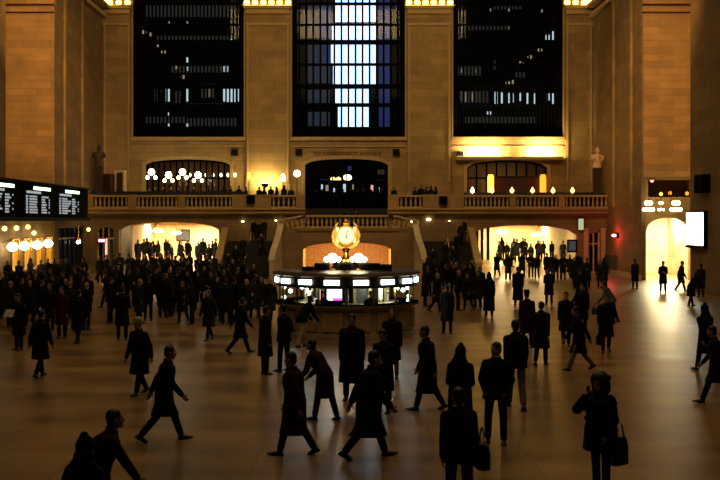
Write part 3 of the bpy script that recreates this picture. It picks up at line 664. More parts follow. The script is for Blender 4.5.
# ---------------------------------------------------------------- left side: departures board, ticket windows
XB = -17.9; Y0b, Y1b = 50.5, 73.2
r = empty('departures_board', (XB,(Y0b+Y1b)/2,3.95), 'long black train departures board above the ticket windows', 'departures board')
def chb(m, name, mat, par=r, sm=False):
    o = m.build(name, mat, par, sm); o.location = -r.location if par is r else (0,0,0); return o
chb(MB().box(XB-0.5,XB,Y0b,Y1b,3.95,6.05), 'case', 'board_black')
chb(MB().box(XB-0.55,XB+0.14,Y0b-0.05,Y1b+0.05,3.9,4.12), 'bottom_rail', 'black_metal'); chb(MB().box(XB-0.55,XB+0.1,Y0b-0.05,Y1b+0.05,6.05,6.15), 'top_rail', 'black_metal')
chb(MB().box(-W-0.1,XB-0.4,60.6,60.9,4.6,4.8).box(-W-0.1,XB-0.4,71,71.3,4.6,4.8), 'bracket', 'black_metal')
for (pa, pb) in ((-12,12.5),(25,49),(58.5,78)):
    ya, yb = (XB*-1)*F/(CX-pa), (XB*-1)*F/(CX-pb)
    chb(MB().box(XB,XB+0.05,ya-0.5,yb+0.35,4.25,5.98), 'panel', 'board_black')
    L = yb-ya; chb(MB().box(XB+0.05,XB+0.1,ya+0.30*L,yb,5.68,5.86), 'header_light', 'strip_green')
    rnd = random.Random(int(pa+50)); TX = [MB()]
    def cell(u0, u1, z, h=0.105): TX[-1].box(XB+0.05,XB+0.07,ya+L*u0,ya+L*u1,z,z+h)
    u = 0.02
    while u < 0.62: cell(u, u+0.035, 5.46, 0.14); u += 0.05
    for row in range(7):
        z = 5.24-row*0.15; TX.append(MB())
        cell(0.0,0.035,z); cell(0.05,0.075,z)
        u = 0.14; e = 0.36+rnd.random()*0.22
        while u < e: w = 0.015+rnd.random()*0.02; cell(u,u+w,z); u += w+0.02
        u = 0.64; e = 0.74+rnd.random()*0.2
        while u < e: w = 0.015+rnd.random()*0.02; cell(u,u+w,z); u += w+0.02
        if rnd.random() < 0.6: cell(0.95,0.985,z)
    for tx in TX: chb(tx, 'text_row', 'board_text')
# ticket office wall with four lit windows
m = MB(); TW = [61.6, 63.9, 66.3, 68.5]
wall_holes(m, 60.0, 70.0, 0, 5.9, -W, -W-0.4, [(y-0.62,y+0.62,1.0,2.75,2.75) for y in TW], swap=True, nseg=1); struct(m.build('wall_ticket_office','stone'))
struct(MB().box(-24,-W-0.4,60,70,3.6,3.8).box(-22.4,-22.2,60,70,0,3.6).build('wall_ticket_office_inside','cream'))
m = MB().box(-W,-W+0.4,60.2,69.8,0.95,1.05); trim(m,'marble')
for i, y in enumerate(TW):
    r = empty('ticket_window', (-W,y,1.0), 'glowing yellow ticket window below the departures board, %s from the left' % ORD[i], 'ticket window', 'ticket windows')
    MB().box(-0.25,-0.2,-0.6,0.6,0.02,1.74).build('lit_panel','ticket_glow',r); m = MB()
    for k in range(9): m.box(-0.05,-0.02,-0.6+k*0.15-0.012,-0.6+k*0.15+0.012,0.05,1.7)
    m.build('grille','brass',r); MB().box(-0.03,0.08,-0.72,-0.6,0,1.75).box(-0.03,0.08,0.6,0.72,0,1.75).box(-0.03,0.08,-0.72,0.72,1.75,1.87).build('frame','brass',r)
    light('POINT','ticket', (-W+0.9,y,2.35), 26, (1,0.70,0.22), 0.12)
for i, (px, py) in enumerate(((12.5,247),(24.5,246),(37,245),(48,243.5))):
    Y = (W-0.55)*F/(CX-px)
    r = empty('globe_lamp', (-W,Y,PZ(py,Y)), 'bright globe lamp over the ticket windows, %s from the left' % ORD[i], 'lamp', 'globe lamps over the ticket windows')
    MB().tube([(0,0,0.25),(0.3,0,0.38),(0.55,0,0.3),(0.55,0,0.15)],0.03).build('arm','brass',r,True); MB().ell((0.55,0,0),(0.3,0.3,0.24)).build('globe','bulb_white',r,True)
for i, (px, py) in enumerate(((4.5,228.5),(16.5,228),(28,227),(34,233),(88.5,229.5))):
    Y = min(79.0, (W-0.2)*F/(CX-px)); r = empty('spot_lamp', (-W,Y,PZ(py,Y)), 'small round wall lamp under the departures board, %s from the left' % ORD[i], 'lamp', 'small lamps under the departures board')
    MB().box(0,0.12,-0.06,0.06,-0.05,0.05).build('bracket','brass',r); MB().ell((0.2,0,0),(0.14,0.14,0.14)).build('globe','bulb_yellow',r,True)
# shop inside the left bay
chandelier(78.5, 242, 76, 3.7, 'small bright lamp inside the dark shop under the left balcony', 'shop lamps', R=0.16)
o = MB().cbox(-22.2,-20.6,72,77.5,0,1.05,0.03).build('shop_counter','tan_wall'); tag(o,'pale counter in the dark shop under the left balcony','counter'); MB().box(-22.3,-20.5,71.9,77.6,1.05,1.12).build('worktop','paper',o)
for i, (y, h) in enumerate(((71.6,2.6),(73.4,2.9),(75.2,2.7),(77.4,2.9))):
    o = MB().box(-23.7,-23.3,y-0.7,y+0.7,0,h).build('shop_shelf','bronze'); tag(o,'tall dark shelf unit at the back of the shop, %s from the left' % ORD[i],'shelf','shop shelf units')
    m = MB()
    for k in range(4): m.box(-23.3,-23.22,y-0.6,y+0.6,0.4+k*0.6,0.44+k*0.6)
    m.build('shelf','pale_green_glow' if i % 2 == 0 else 'lunette',o)

# ---------------------------------------------------------------- right side: wall chandeliers, light box, loudspeaker
def wall_chandelier(px, label, small=False):
    Y = 68.6; r = empty('wall_chandelier', (PX(px,Y),Y,PZ(209.5,Y)), label, 'chandelier', 'bracket chandeliers over the arch'); s = 0.55 if small else 1.0
    MB().tube([(0,1.3,0.5),(0,0.8,0.62),(0,0,0.55)],0.035).build('arm','brass',r,True); MB().cyl((0,0,-0.15),(0,0,0.75),0.04).build('stem','brass',r,True)
    for k in range(8):
        a = k*math.pi/4; MB().ell((0.30*s*math.cos(a),0.30*s*math.sin(a),0.0),(0.10*s,0.10*s,0.11*s),10,7).build('bulb','bulb_white',r,True)
    for k in range(4):
        a = k*math.pi/2; MB().ell((0.16*s*math.cos(a),0.16*s*math.sin(a),0.42),(0.12*s,0.12*s,0.14*s),10,7).build('bulb','bulb_warm',r,True)
    MB().lathe(0,0,[(0.34*s,-0.17),(0.38*s,-0.14),(0.34*s,-0.1)],16).build('ring','brass',r,True)
wall_chandelier(648.5,'cluster chandelier bracketed over the bright arch, left one'); wall_chandelier(676,'cluster chandelier bracketed over the bright arch, right one'); wall_chandelier(661,'smaller cluster lamp between the two chandeliers over the arch',True)
for i, (px, py, m) in enumerate(((652,180.5,'red_light'),(670,193,'lantern_orange'),(687,193.5,'lantern_orange'),(661,194,'lantern_core'))):
    Y = 71.5; r = empty('alcove_lamp', (PX(px,Y),Y,PZ(197,70)), 'small %s lamp in the dark alcove above the bright arch, %s' % (('red','orange','orange','amber')[i],('far left','third from left','far right','second from left')[i]), 'lamp', 'lamps in the upper alcove')
    h = PZ(py,Y)-PZ(197,70); MB().cyl((0,0,0),(0,0,max(0.05,h-0.1)),0.025).build('stem','bronze',r); MB().ell((0,0,h),(0.12,0.1,0.13)).build('shade',m,r,True)
r = empty('alcove_rail', (PX(670,70.4),70.5,PZ(197,70)), 'dark railing across the alcove above the bright arch', 'railing'); L = 1.4
m = MB().box(-L,L,-0.03,0.03,0.45,0.5)
m.build('top_rail','bronze',r)
for k in range(7): MB().box(-L+0.1+k*0.43,-L+0.14+k*0.43,-0.02,0.02,0,0.45).build('post','bronze',r)
light('AREA','arch_passage', (PX(664,72),73.2,4.3), 1100, (1,0.88,0.52), 2.0); light('AREA','arch_passage', (PX(680,76),77.5,4.3), 1000, (1,0.90,0.56), 1.6)
r = empty('light_box', (W,58.55,3.47), 'large white illuminated poster box on the right pier', 'light box')
MB().box(-0.22,0,-1.5,1.5,-0.98,0.98).build('case','black_metal',r); MB().box(-0.24,-0.22,-1.42,1.42,-0.9,0.9).build('panel','lightbox',r); MB().box(-0.28,0.0,-1.55,1.55,-1.06,-0.96).build('ledge','black_metal',r)
light('AREA','light_box', (W-0.4,58.55,3.47), 28, (1,0.92,0.7), 2.6, size_y=1.7, target=(0,50,2))
r = empty('wall_loudspeaker', (W,57.4,PZ(184,57.4)), 'black box loudspeaker on the right pier above the white light box', 'loudspeaker')
MB().cbox(-0.4,0,-0.75,0.75,-0.48,0.5).build('cabinet','board_black',r); MB().box(-0.42,-0.4,-0.65,0.65,-0.4,0.42).build('grille','mullion',r)
# ---------------------------------------------------------------- information booth
BX, BY = PX(346.5,37.0), 37.0; BR = 2.42; NB = 16
r = empty('information_booth', (BX,BY,0), 'round marble and glass information booth under the gold clock', 'booth')
def ringpts(R, z, n=NB*2, a0=0.0): return [(R*math.cos(a0+2*math.pi*j/n), R*math.sin(a0+2*math.pi*j/n), z) for j in range(n)]
m = MB(); m.rings([ringpts(BR-0.05,0),ringpts(BR-0.05,0.18),ringpts(BR-0.12,0.2),ringpts(BR-0.12,0.98),ringpts(BR-0.05,1.02),ringpts(BR-0.05,1.06)])
m.build('base','marble',r)
for k in range(NB):
    a = 2*math.pi*(k+0.5)/NB; M = Matrix.Rotation(a,4,'Z'); MB().box(BR-0.14,BR-0.07,-0.34,0.34,0.28,0.9,M).build('base_panel','trim_stone',r)
m = MB(); m.rings([ringpts(BR-0.6,1.06),ringpts(BR+0.1,1.06),ringpts(BR+0.1,1.13),ringpts(BR-0.6,1.13)],cap=False); m.rings([ringpts(BR+0.1,1.06),ringpts(BR+0.1,1.13)])
m.build('countertop','marble',r)
for k in range(NB):
    a = 2*math.pi*k/NB; M = Matrix.Rotation(a,4,'Z'); MB().box(BR-0.13,BR-0.07,-0.03,0.03,1.13,1.98,M).build('mullion','brass',r)
m = MB(); m.rings([ringpts(BR-0.1,1.135),ringpts(BR-0.1,1.97)],cap=False); m.build('glass','booth_glass',r)
m = MB(); m.rings([ringpts(BR-0.2,1.72),ringpts(BR+0.0,1.72),ringpts(BR+0.02,2.04),ringpts(BR+0.12,2.08),ringpts(BR+0.14,2.17),ringpts(BR+0.02,2.2),ringpts(1.6,2.22),ringpts(1.5,2.24)])
m.v = [p for p in m.v]; m.build('roof','bronze',r)
m = MB(); m.rings([ringpts(BR+0.145,2.09),ringpts(BR+0.165,2.165)],cap=False); m.build('roof_edge','trim_stone',r)
for k in range(NB):
    a = 2*math.pi*(k+0.5)/NB; M = Matrix.Rotation(a,4,'Z')
    MB().box(BR-0.0,BR+0.06,-0.25,0.25,1.81,1.97,M).build('light_panel','panel_white',r)
m = MB(); m.rings([ringpts(BR-0.02,1.7),ringpts(BR+0.03,1.7),ringpts(BR+0.03,1.76),ringpts(BR-0.02,1.76)],cap=False); m.build('light_rail','black_metal',r)
MB().lathe(0,0,[(1.35,0.0),(1.35,1.0),(1.33,1.7)],24).build('core','shop_dark',r)
for a in [2*math.pi*k/16+0.2 for k in range(16)]:
    M = Matrix.Rotation(a,4,'Z'); MB().box(1.3,1.42,-0.05,0.05,0.0,1.68,M).build('partition','trim_stone',r)
MB().cyl((0,0,2.2),(0,0,2.5),0.5,0.45,20).build('roof_boss','bronze',r,True)
# pin-up lamps in the booth
for i, (px, py) in enumerate(((276,279.5),(277.5,287),(290.5,291),(302,287),(284,297),(407.5,287.5),(403,290),(408.5,300.5),(416.5,279),(418,302),(397,288),(412,296))):
    Y = 35.3; o = MB().ell((0,0,0),(0.075,0.06,0.075),10,7).build('booth_lamp','shelf_lamp',smooth=True); o.location = (PX(px,Y),BY-math.sqrt(max(0.05,(BR-0.3)**2-(PX(px,36)-BX)**2)) if abs(PX(px,36)-BX) < BR-0.3 else BY,0)
    Yl = o.location.y; o.location.x = max(BX-BR+0.25,min(BX+BR-0.25,PX(px,Yl))); o.location.z = PZ(py,Yl)
    MB().cyl((0,0,0.05),(0,0,1.74-o.location.z if o.location.z < 1.7 else 0.08),0.008,n=6).build('cord','black_metal',o)
    tag(o,'small white-green lamp inside the booth, %s of its twelve, %s side' % (ORD[i],'left' if px < 346 else 'right'),'lamp','small lamps inside the booth')
# leaflets, monitor, shelves
rn = random.Random(3)
def on_ring(px, R): 
    """point on the booth ring of radius R (front half) seen at column px"""
    x = PX(px, BY-R*0.8)-BX; x = max(-R*0.98, min(R*0.98, x)); y = -math.sqrt(R*R-x*x); return BX+x, BY+y, math.atan2(x, -y)
for i, (px, py, w, h) in enumerate(((282,288,.16,.24),(296,293,.16,.3),(306,289,.28,.3),(309,295,.2,.3),(315,301,.2,.2),(381,292,.22,.5),(287,302,.2,.18),(293,284,.14,.2),(399,297,.16,.22),(404,303,.2,.14),(372,300,.14,.26),(412,289,.12,.2))):
    x, y, a = on_ring(px, 1.47); z = PZ(py,y)
    o = MB().box(-w/2,w/2,0,0.015,-h/2,h/2).box(-w/2,w/2,0.015,0.03,-h/2,-h/2+0.04).build('leaflet','paper'); o.location = (x,y,z); o.rotation_euler = (0,0,a)
    tag(o,'pale leaflet pinned behind the booth glass, %s of twelve counted from %s' % (ORD[i], 'the left group' if px < 320 else 'the right group'),'leaflet','leaflets behind the booth glass')
x, y, a = on_ring(334.5, BR-0.45)
r = empty('monitor', (x,y,1.13), 'bright monitor with a white and pink screen on the booth counter', 'monitor', rz=a*0.6)
MB().box(-0.34,0.34,0.02,0.34,0.06,0.62).build('case','black_metal',r); MB().box(-0.25,0.25,0.0,0.02,0.15,0.52).build('screen','screen',r)
MB().box(-0.05,0.25,-0.006,0.0,0.15,0.23).build('screen_band','screen_pink',r); MB().box(-0.2,0.2,0.05,0.3,0.0,0.06).build('stand','black_metal',r)
for s in (-1,1): MB().box(s*0.43-0.03,s*0.43+0.03,0,0.06,0.0,0.8).build('bracket','paper',r)
# roof-top boxes and two globe lamps
for i, (px, w, h) in enumerate(((322,.26,.24),(345,.26,.24),(370,.34,.24),(386,.2,.2),(308,.2,.12))):
    Y = 36.2; o = MB().cbox(-w,w,-0.15,0.15,0,h,0.02).build('equipment_box','black_metal'); x = PX(px,Y); d = math.hypot(x-BX,Y-BY)
    o.location = (x,Y,2.225); tag(o,'dark equipment box on the booth roof, %s' % ('left of the left lamp','between the two lamps under the clock','right of the right lamp','near the right edge','near the left edge')[i],'box','boxes on the booth roof')
    MB().box(-w*0.7,w*0.7,-0.17,-0.15,h*0.2,h*0.8).build('grille','mullion',o)
for i, (px, nm) in enumerate(((332.5,'left'),(358.5,'right'))):
    Y = 36.0; x = PX(px,Y); r = empty('globe_lamp', (x,Y,2.225), 'dazzling globe lamp on the booth roof, %s of the clock' % nm, 'lamp', 'globe lamps on the booth roof')
    h = PZ(258,Y)-2.225; MB().lathe(0,0,[(0.12,0),(0.12,0.04),(0.04,0.07)],12).build('base','brass',r,True); MB().cyl((0,0,0.04),(0,0,h),0.025).build('stem','brass',r,True)
    MB().ell((0,0,h),(0.17,0.17,0.16)).build('globe','bulb_white',r,True)
    for s in (-1,1): MB().ell((s*0.2,0,h-0.05),(0.09,0.09,0.09)).build('globe','bulb_white',r,True)
    light('POINT','roof_lamp',(x,Y-0.3,2.225+h+0.25),14,(1,0.78,0.4),0.15)
# four-faced ball clock
Yc = 37.0; zc = PZ(235,Yc); r = empty('four_faced_clock', (PX(346,Yc),Yc,2.5), 'golden ball clock with glowing dials on the booth roof', 'clock'); h = zc-2.5
MB().lathe(0,0,[(0.3,0),(0.3,0.06),(0.12,0.12),(0.08,0.25),(0.1,h-0.55),(0.2,h-0.45)],20).build('stem','brass',r,True)
MB().ell((0,0,h),(0.31,0.31,0.34),24,16).build('ball','gold_glow',r,True)
MB().lathe(0,0,[(0.1,h+0.36),(0.12,h+0.42),(0.05,h+0.46),(0.07,h+0.5),(0.02,h+0.58)],14).build('finial','brass',r,True)
for k in range(4):
    R = Matrix.Rotation(k*math.pi/2,4,'Z')
    d = MB().cyl((0,-0.25,h),(0,-0.35,h),0.28,0.28,28); d.v = [tuple(R@Vector(p)) for p in d.v]; dial = d.build('dial','dial',r,True)
    t = MB(); pts = [(0.30*math.cos(a),-0.35,h+0.30*math.sin(a)) for a in [2*math.pi*j/28 for j in range(29)]]; t.tube(pts,0.028,8); t.v = [tuple(R@Vector(p)) for p in t.v]; t.build('bezel','gold_glow',r,True)
    hd = MB().box(-0.012,0.012,-0.37,-0.36,h-0.03,h+0.19); hd.v = [tuple(R@Matrix.Translation((0,0,h))@Matrix.Rotation(0.35,4,'Y')@Matrix.Translation((0,0,-h))@Vector(p)) for p in hd.v]; hd.build('minute_hand','black_metal',dial)
    hd = MB().box(-0.018,0.018,-0.37,-0.36,h-0.12,h+0.02); hd.v = [tuple(R@Matrix.Translation((0,0,h))@Matrix.Rotation(-0.2,4,'Y')@Matrix.Translation((0,0,-h))@Vector(p)) for p in hd.v]; hd.build('hour_hand','black_metal',dial)
    # curled bracket between dials
    t = MB(); a = math.pi/4+k*math.pi/2; c, s = math.cos(a), math.sin(a)
    t.tube([(0.40*c,0.40*s,h+0.42),(0.50*c,0.50*s,h+0.33),(0.52*c,0.52*s,h+0.24),(0.60*c,0.60*s,h+0.12),(0.64*c,0.64*s,h-0.04),(0.60*c,0.60*s,h-0.20),(0.46*c,0.46*s,h-0.34),(0.26*c,0.26*s,h-0.43),(0.1*c,0.1*s,h-0.46)],[0.02,0.035,0.025,0.045,0.05,0.05,0.05,0.045,0.03]); t.build('scroll','gold_glow',r,True)

for a in (-150,-100,-60,-30): light('POINT','booth_light',(BX+1.85*math.cos(math.radians(a)),BY+1.85*math.sin(math.radians(a)),1.66),30,(0.85,1,0.92),0.1)
# ---------------------------------------------------------------- people
import bmesh
plain('skin', (0.36,0.20,0.12), 0.55, var=0.1); plain('skin_dark', (0.10,0.05,0.028), 0.55, var=0.1)
plain('hair_black', (0.006,0.005,0.004), 0.5, var=0.5, scale=60); plain('hair_brown', (0.022,0.012,0.006), 0.5, var=0.5, scale=60); plain('hair_grey', (0.30,0.27,0.22), 0.6, var=0.3, scale=60)
for nm, c in (('black',(0.005,0.005,0.0055)),('charcoal',(0.011,0.0105,0.0105)),('navy',(0.005,0.006,0.012)),('brown',(0.020,0.011,0.005)),('red',(0.040,0.005,0.004)),('greyblue',(0.085,0.10,0.11)),('khaki',(0.16,0.12,0.065)),('pale',(0.42,0.36,0.24)),('olive',(0.016,0.014,0.006)),('maroon',(0.022,0.006,0.004))):
    plain('cloth_'+nm, c, 0.85, spec=0.2, var=0.35, scale=5, bump=0.4, bscale=9)
plain('shoe_black', (0.006,0.006,0.006), 0.4); plain('eye_white', (0.6,0.57,0.5), 0.3, var=0.02); plain('leather_black', (0.008,0.007,0.006), 0.45, bump=0.2)
plain('lips', (0.22,0.07,0.05), 0.5)
SC = bpy.context.scene
def remesh(mb, name, vox, smooth=3, ratio=None):
    me = mb.mesh(name+'_src'); o = bpy.data.objects.new(name+'_src', me); C.objects.link(o)
    md = o.modifiers.new('r','REMESH'); md.mode = 'VOXEL'; md.voxel_size = vox; md.use_smooth_shade = True
    if smooth: s = o.modifiers.new('s','SMOOTH'); s.iterations = smooth; s.factor = 0.5
    if ratio: d = o.modifiers.new('d','DECIMATE'); d.ratio = ratio
    dg = bpy.context.evaluated_depsgraph_get()
    out = bpy.data.meshes.new_from_object(o.evaluated_get(dg)); out.name = name
    out.polygons.foreach_set('use_smooth', [True]*len(out.polygons))
    bpy.data.objects.remove(o); bpy.data.meshes.remove(me); return out
def cap(mb, p0, p1, r0, r1, n=12):
    p0, p1 = Vector(p0), Vector(p1); d = (p1-p0).normalized(); u = d.orthogonal().normalized(); w = d.cross(u); rs = []
    for base, rad, angs in ((p0, r0, (-85,-60,-30,0)), (p1, r1, (0,30,60,85))):
        for a in angs:
            a = math.radians(a); c = base+d*rad*math.sin(a); rr = rad*math.cos(a)
            rs.append([c+(u*math.cos(2*math.pi*j/n)+w*math.sin(2*math.pi*j/n))*rr for j in range(n)])
    mb.rings(rs)
def loft(mb, secs, R, org, n=20):
    """secs: (z, rx, ry, x-offset, y-offset) in the torso frame"""
    mb.rings([[org+R@Vector((ox+rx*math.cos(2*math.pi*j/n), oy+ry*math.sin(2*math.pi*j/n), z)) for j in range(n)] for z, rx, ry, ox, oy in secs])
DOWN = ((0.10,-0.04,-1),(0.03,0.14,-1))
POSES = {
 'stand':  dict(legs=((2,2,4),(-1,1,5)), lean=1, arms=(DOWN,DOWN)),
 'pocket': dict(legs=((4,3,6),(-2,1,6)), lean=0, arms=(((0.26,-0.22,-1),(-0.30,0.42,-0.75)),)*2),
 'pocket_turn': dict(legs=((4,3,7),(-2,1,8)), lean=0, hyaw=-35, arms=(((0.30,-0.20,-1),(-0.32,0.42,-0.75)),)*2),
 'front':  dict(legs=((2,1,4),(-1,2,5)), lean=3, hp=14, arms=(((0.12,-0.02,-1),(-0.55,0.85,0.05)),((0.14,0.05,-1),(-0.45,0.85,0.25)))),
 'walk':   dict(legs=((18,4,1),(-12,20,1)), lean=5, arms=(((0.08,-0.40,-1),(0.03,-0.10,-1)),((0.10,0.32,-1),(0.0,0.62,-1)))),
 'walk_b': dict(legs=((-9,26,1),(15,7,1)), lean=4, arms=(((0.10,0.30,-1),(-0.05,0.75,-0.9)),((0.08,-0.30,-1),(0.03,0.0,-1)))),
 'stride': dict(legs=((23,4,1),(-18,22,1)), lean=8, arms=(((0.10,-0.55,-1),(0.03,-0.30,-1)),((0.12,0.45,-1),(0.0,0.9,-0.8)))),
 'phone':  dict(legs=((3,2,4),(-3,2,5)), lean=2, hp=6, hyaw=12, arms=(((0.16,-0.05,-1),(-0.1,0.45,-0.8)),((0.22,0.85,-0.50),(-0.62,-0.10,0.85)))),
 'lean':   dict(legs=((14,4,3),(-12,6,3)), lean=34, hp=-12, arms=(((0.15,0.8,-0.75),(-0.1,1,-0.15)),)*2),
 'reach':  dict(legs=((20,12,2),(-20,26,2)), lean=20, hp=-6, arms=(((0.15,-0.6,-0.7),(0.05,0.0,-1)),((0.22,0.8,-0.65),(0.05,0.85,-0.6)))),
}
OUT = {  # torso, hem height (None = waist), trousers leg, extras
 'coat':   dict(hem=0.46, bulk=1.16), 'longcoat': dict(hem=0.22, bulk=1.24), 'jacket': dict(hem=0.78, bulk=1.12), 'puffy': dict(hem=0.60, bulk=1.48), 'bigcoat': dict(hem=0.36, bulk=1.34), 'suit': dict(hem=0.76, bulk=1.17),
}
CACHE = {}
def prototype(pose, outfit, hair, hi=False):
    key = (pose, outfit, hair, hi)
    if key in CACHE: return CACHE[key]
    P, O = POSES[pose], OUT[outfit]; nm = 'person'
    RL = Matrix.Rotation(-math.radians(P['lean']), 3, 'X')
    hips = [Vector((s*0.092,0,-0.03)) for s in (-1,1)]; legs = []
    for s, hp, (a, k, ab) in zip((-1,1), hips, P['legs']):
        a, k, ab = map(math.radians, (a, k, ab))
        th = Vector((s*math.sin(ab)*0.7, math.sin(a), -math.cos(a))).normalized(); sh = Vector((s*math.sin(ab)*0.2, math.sin(a-k), -math.cos(a-k))).normalized()
        kn = hp+th*0.42; an = kn+sh*0.41
        pitch = (a-k)*0.75 if (a-k) < 0 else (a-k)*0.6
        fd = Vector((s*0.12, math.cos(pitch), math.sin(pitch))).normalized()
        legs.append((hp, kn, an, fd))
    low = min(min((an+fd*0.17).z-0.045, an.z-0.075, (an-fd*0.06).z-0.06) for _, _, an, fd in legs)
    pel = Vector((0,0,-low)); legs = [(a+pel, b+pel, c+pel, d) for a, b, c, d in legs]
    T = lambda x, y, z: pel+RL@Vector((x,y,z))
    body = MB()
    loft(body, [(-0.10,0.12,0.09,0,0),(-0.03,0.16,0.11,0,0),(0.05,0.155,0.11,0,0),(0.16,0.135,0.095,0,0),(0.28,0.15,0.105,0,0.005),(0.37,0.155,0.108,0,0.005),(0.43,0.145,0.095,0,0),(0.48,0.095,0.075,0,0),(0.53,0.060,0.058,0,0)], RL, pel)
    head_c = T(0,0.035,0.545)+Vector((0,0.0,0.135)); 
    RH = Matrix.Rotation(math.radians(P.get('hyaw',0)),3,'Z')@Matrix.Rotation(-math.radians(P.get('hp',2)),3,'X')
    Hd = lambda x, y, z: head_c+RH@Vector((x,y,z))
    cap(body, T(0,0,0.5), Hd(0,-0.02,-0.06), 0.058, 0.054)
    body.ell(Hd(0,-0.012,0.03),(0.075,0.094,0.090),18,12,RH); body.ell(Hd(0,0.028,-0.045),(0.057,0.062,0.072),16,10,RH)
    body.ell(Hd(0,0.062,-0.095),(0.028,0.026,0.022),10,8,RH)                             # chin
    body.ell(Hd(0,0.092,-0.028),(0.014,0.020,0.022),10,8,RH); cap(body, Hd(0,0.080,0.012), Hd(0,0.098,-0.030), 0.008, 0.012, 8)     # nose
    body.ell(Hd(0,0.074,0.030),(0.050,0.018,0.011),12,8,RH)                             # brow
    body.ell(Hd(0,0.083,-0.064),(0.022,0.011,0.009),10,7,RH)                            # lips
    for s in (-1,1): body.ell(Hd(s*0.078,-0.010,-0.008),(0.010,0.020,0.033),8,7,RH); body.ell(Hd(s*0.040,0.058,-0.020),(0.020,0.018,0.018),8,7,RH)
    arms = []
    for i, s in enumerate((-1,1)):
        ud, fd = P['arms'][i]; fx = lambda v: (RL@Vector((v[0]*s, v[1], v[2])).normalized())
        sh = T(s*0.178,0,0.432); ud, fd = fx(ud), fx(fd)
        el = sh+ud*0.295; wr = el+fd*0.255; arms.append((sh, el, wr, fd, s))
        cap(body, sh, el, 0.052, 0.040); cap(body, el, wr, 0.040, 0.026)
        # hand
        side = Vector((0,1,0)) - fd*fd.y
        if side.length < 0.3: side = Vector((0,0,1)) - fd*fd.z
        side.normalize(); nrm = fd.cross(side)*(1 if s > 0 else -1)
        if nrm.x*s > 0: nrm = -nrm
        Rm = Matrix((side, nrm, fd)).transposed()
        body.ell(wr+fd*0.052,(0.040,0.017,0.056),12,9,Rm)
        for q, (off, ln, cu) in enumerate(((0.029,0.068,0.30),(0.010,0.078,0.38),(-0.010,0.073,0.46),(-0.028,0.058,0.55))):
            b0 = wr+fd*0.088+side*off; d1 = (fd+nrm*cu+side*off*1.2).normalized(); d2 = (fd+nrm*(cu*3.0)).normalized()
            b1 = b0+d1*ln*0.55; b2 = b1+d2*ln*0.5
            cap(body, b0-d1*0.02, b1, 0.0088, 0.0080, 8); cap(body, b1, b2, 0.0080, 0.0068, 8)
        t0 = wr+fd*0.030+side*0.026; t1 = t0+(fd*0.6+side*0.75+nrm*0.25).normalized()*0.042; t2 = t1+(fd*0.95+side*0.2+nrm*0.35).normalized()*0.034
        cap(body, t0, t1, 0.0135, 0.0105, 8); cap(body, t1, t2, 0.0105, 0.0085, 8)
    for hp, kn, an, fd in legs:
        cap(body, hp, kn, 0.080, 0.052); cap(body, kn, kn.lerp(an,0.35), 0.050, 0.052); cap(body, kn.lerp(an,0.35), an, 0.052, 0.034)
        cap(body, an-Vector((0,0,0.03)), an-Vector((0,0,0.045))+fd*0.11, 0.026, 0.020)
    parts = {'body': (remesh(body, nm, 0.0065 if hi else 0.0085, 2), None)}
    # trousers
    t = MB()
    loft(t, [(-0.11,0.10,0.08,0,0),(-0.05,0.172,0.125,0,0),(0.05,0.17,0.122,0,0),(0.12,0.15,0.11,0,0)], RL, pel)
    for hp, kn, an, fd in legs:
        cap(t, hp, kn, 0.094, 0.070); cap(t, kn, an+(kn-an)*0.08, 0.070, 0.060)
    parts['trousers'] = remesh(t, 'trousers', 0.013, 2)
    # coat / jacket
    b = O['bulk']; c = MB()
    loft(c, [(-0.10,0.13*b,0.09*b,0,0),(-0.05,0.172*b,0.125*b,0,0),(0.05,0.172*b,0.13*b,0,0),(0.16,0.158*b,0.122*b,0,0),(0.28,0.168*b,0.132*b,0,0.004),(0.37,0.172*b,0.132*b,0,0.003),(0.44,0.165*b,0.118*b,0,0),(0.485,0.125,0.096,0,0),(0.515,0.092,0.084,0,0),(0.55,0.078,0.076,0,0)], RL, pel)
    sb = 1.0+(b-1.0)*0.9
    for sh, el, wr, fd, s in arms:
        cap(c, sh, el, 0.064*sb, 0.055*sb); cap(c, el, el.lerp(wr,0.93), 0.056*sb, 0.043*sb)
        if outfit != 'puffy': cap(c, T(s*0.085,0,0.470), sh, 0.055, 0.064)
    hem = O['hem']; zz = []; k = 0; zt = (pel.z+0.02); steps = 8
    def leg_at(L, z):
        hp, kn, an, _ = L
        if z > kn.z: q = (hp.z-z)/max(1e-4,hp.z-kn.z); return hp.lerp(kn, max(0,min(1,q)))
        q = (kn.z-z)/max(1e-4,kn.z-an.z); return kn.lerp(an, max(0,min(1,q)))
    rings = []
    for k in range(steps+1):
        z = zt+(hem-zt)*k/steps; A, B = leg_at(legs[0], z), leg_at(legs[1], z); f = k/steps
        cx, cy = (A.x+B.x)/2, (A.y+B.y)/2; rx = max(0.178*b+0.03*f, abs(A.x-B.x)/2+0.115); ry = max(0.135*b+0.035*f, abs(A.y-B.y)/2+0.105)
        lean_y = (RL@Vector((0,0,0.02))).y
        rings.append([(cx+rx*math.cos(2*math.pi*j/24)*(1+0.03*f*math.sin(5*2*math.pi*j/24)), cy+ry*math.sin(2*math.pi*j/24)*(1+0.03*f*math.sin(7*2*math.pi*j/24)), z) for j in range(24)])
    c.rings(rings)
    if outfit != 'puffy':   # collar
        cn = [T(0.072*math.cos(a),0.066*math.sin(a)-0.005,0.535+0.02*(-math.sin(a))) for a in [2*math.pi*j/16 for j in range(17)]]
        c.tube(cn, 0.020, 8)
    if outfit == 'puffy':
        for z in (0.0,0.14,0.27,0.39): c.tube([T(0.170*b*math.cos(a)*0.99,0.132*b*math.sin(a)*0.99,z) for a in [2*math.pi*j/24 for j in range(25)]], 0.024, 8)
    parts['coat'] = remesh(c, 'coat', 0.011 if hi else 0.014, 3)
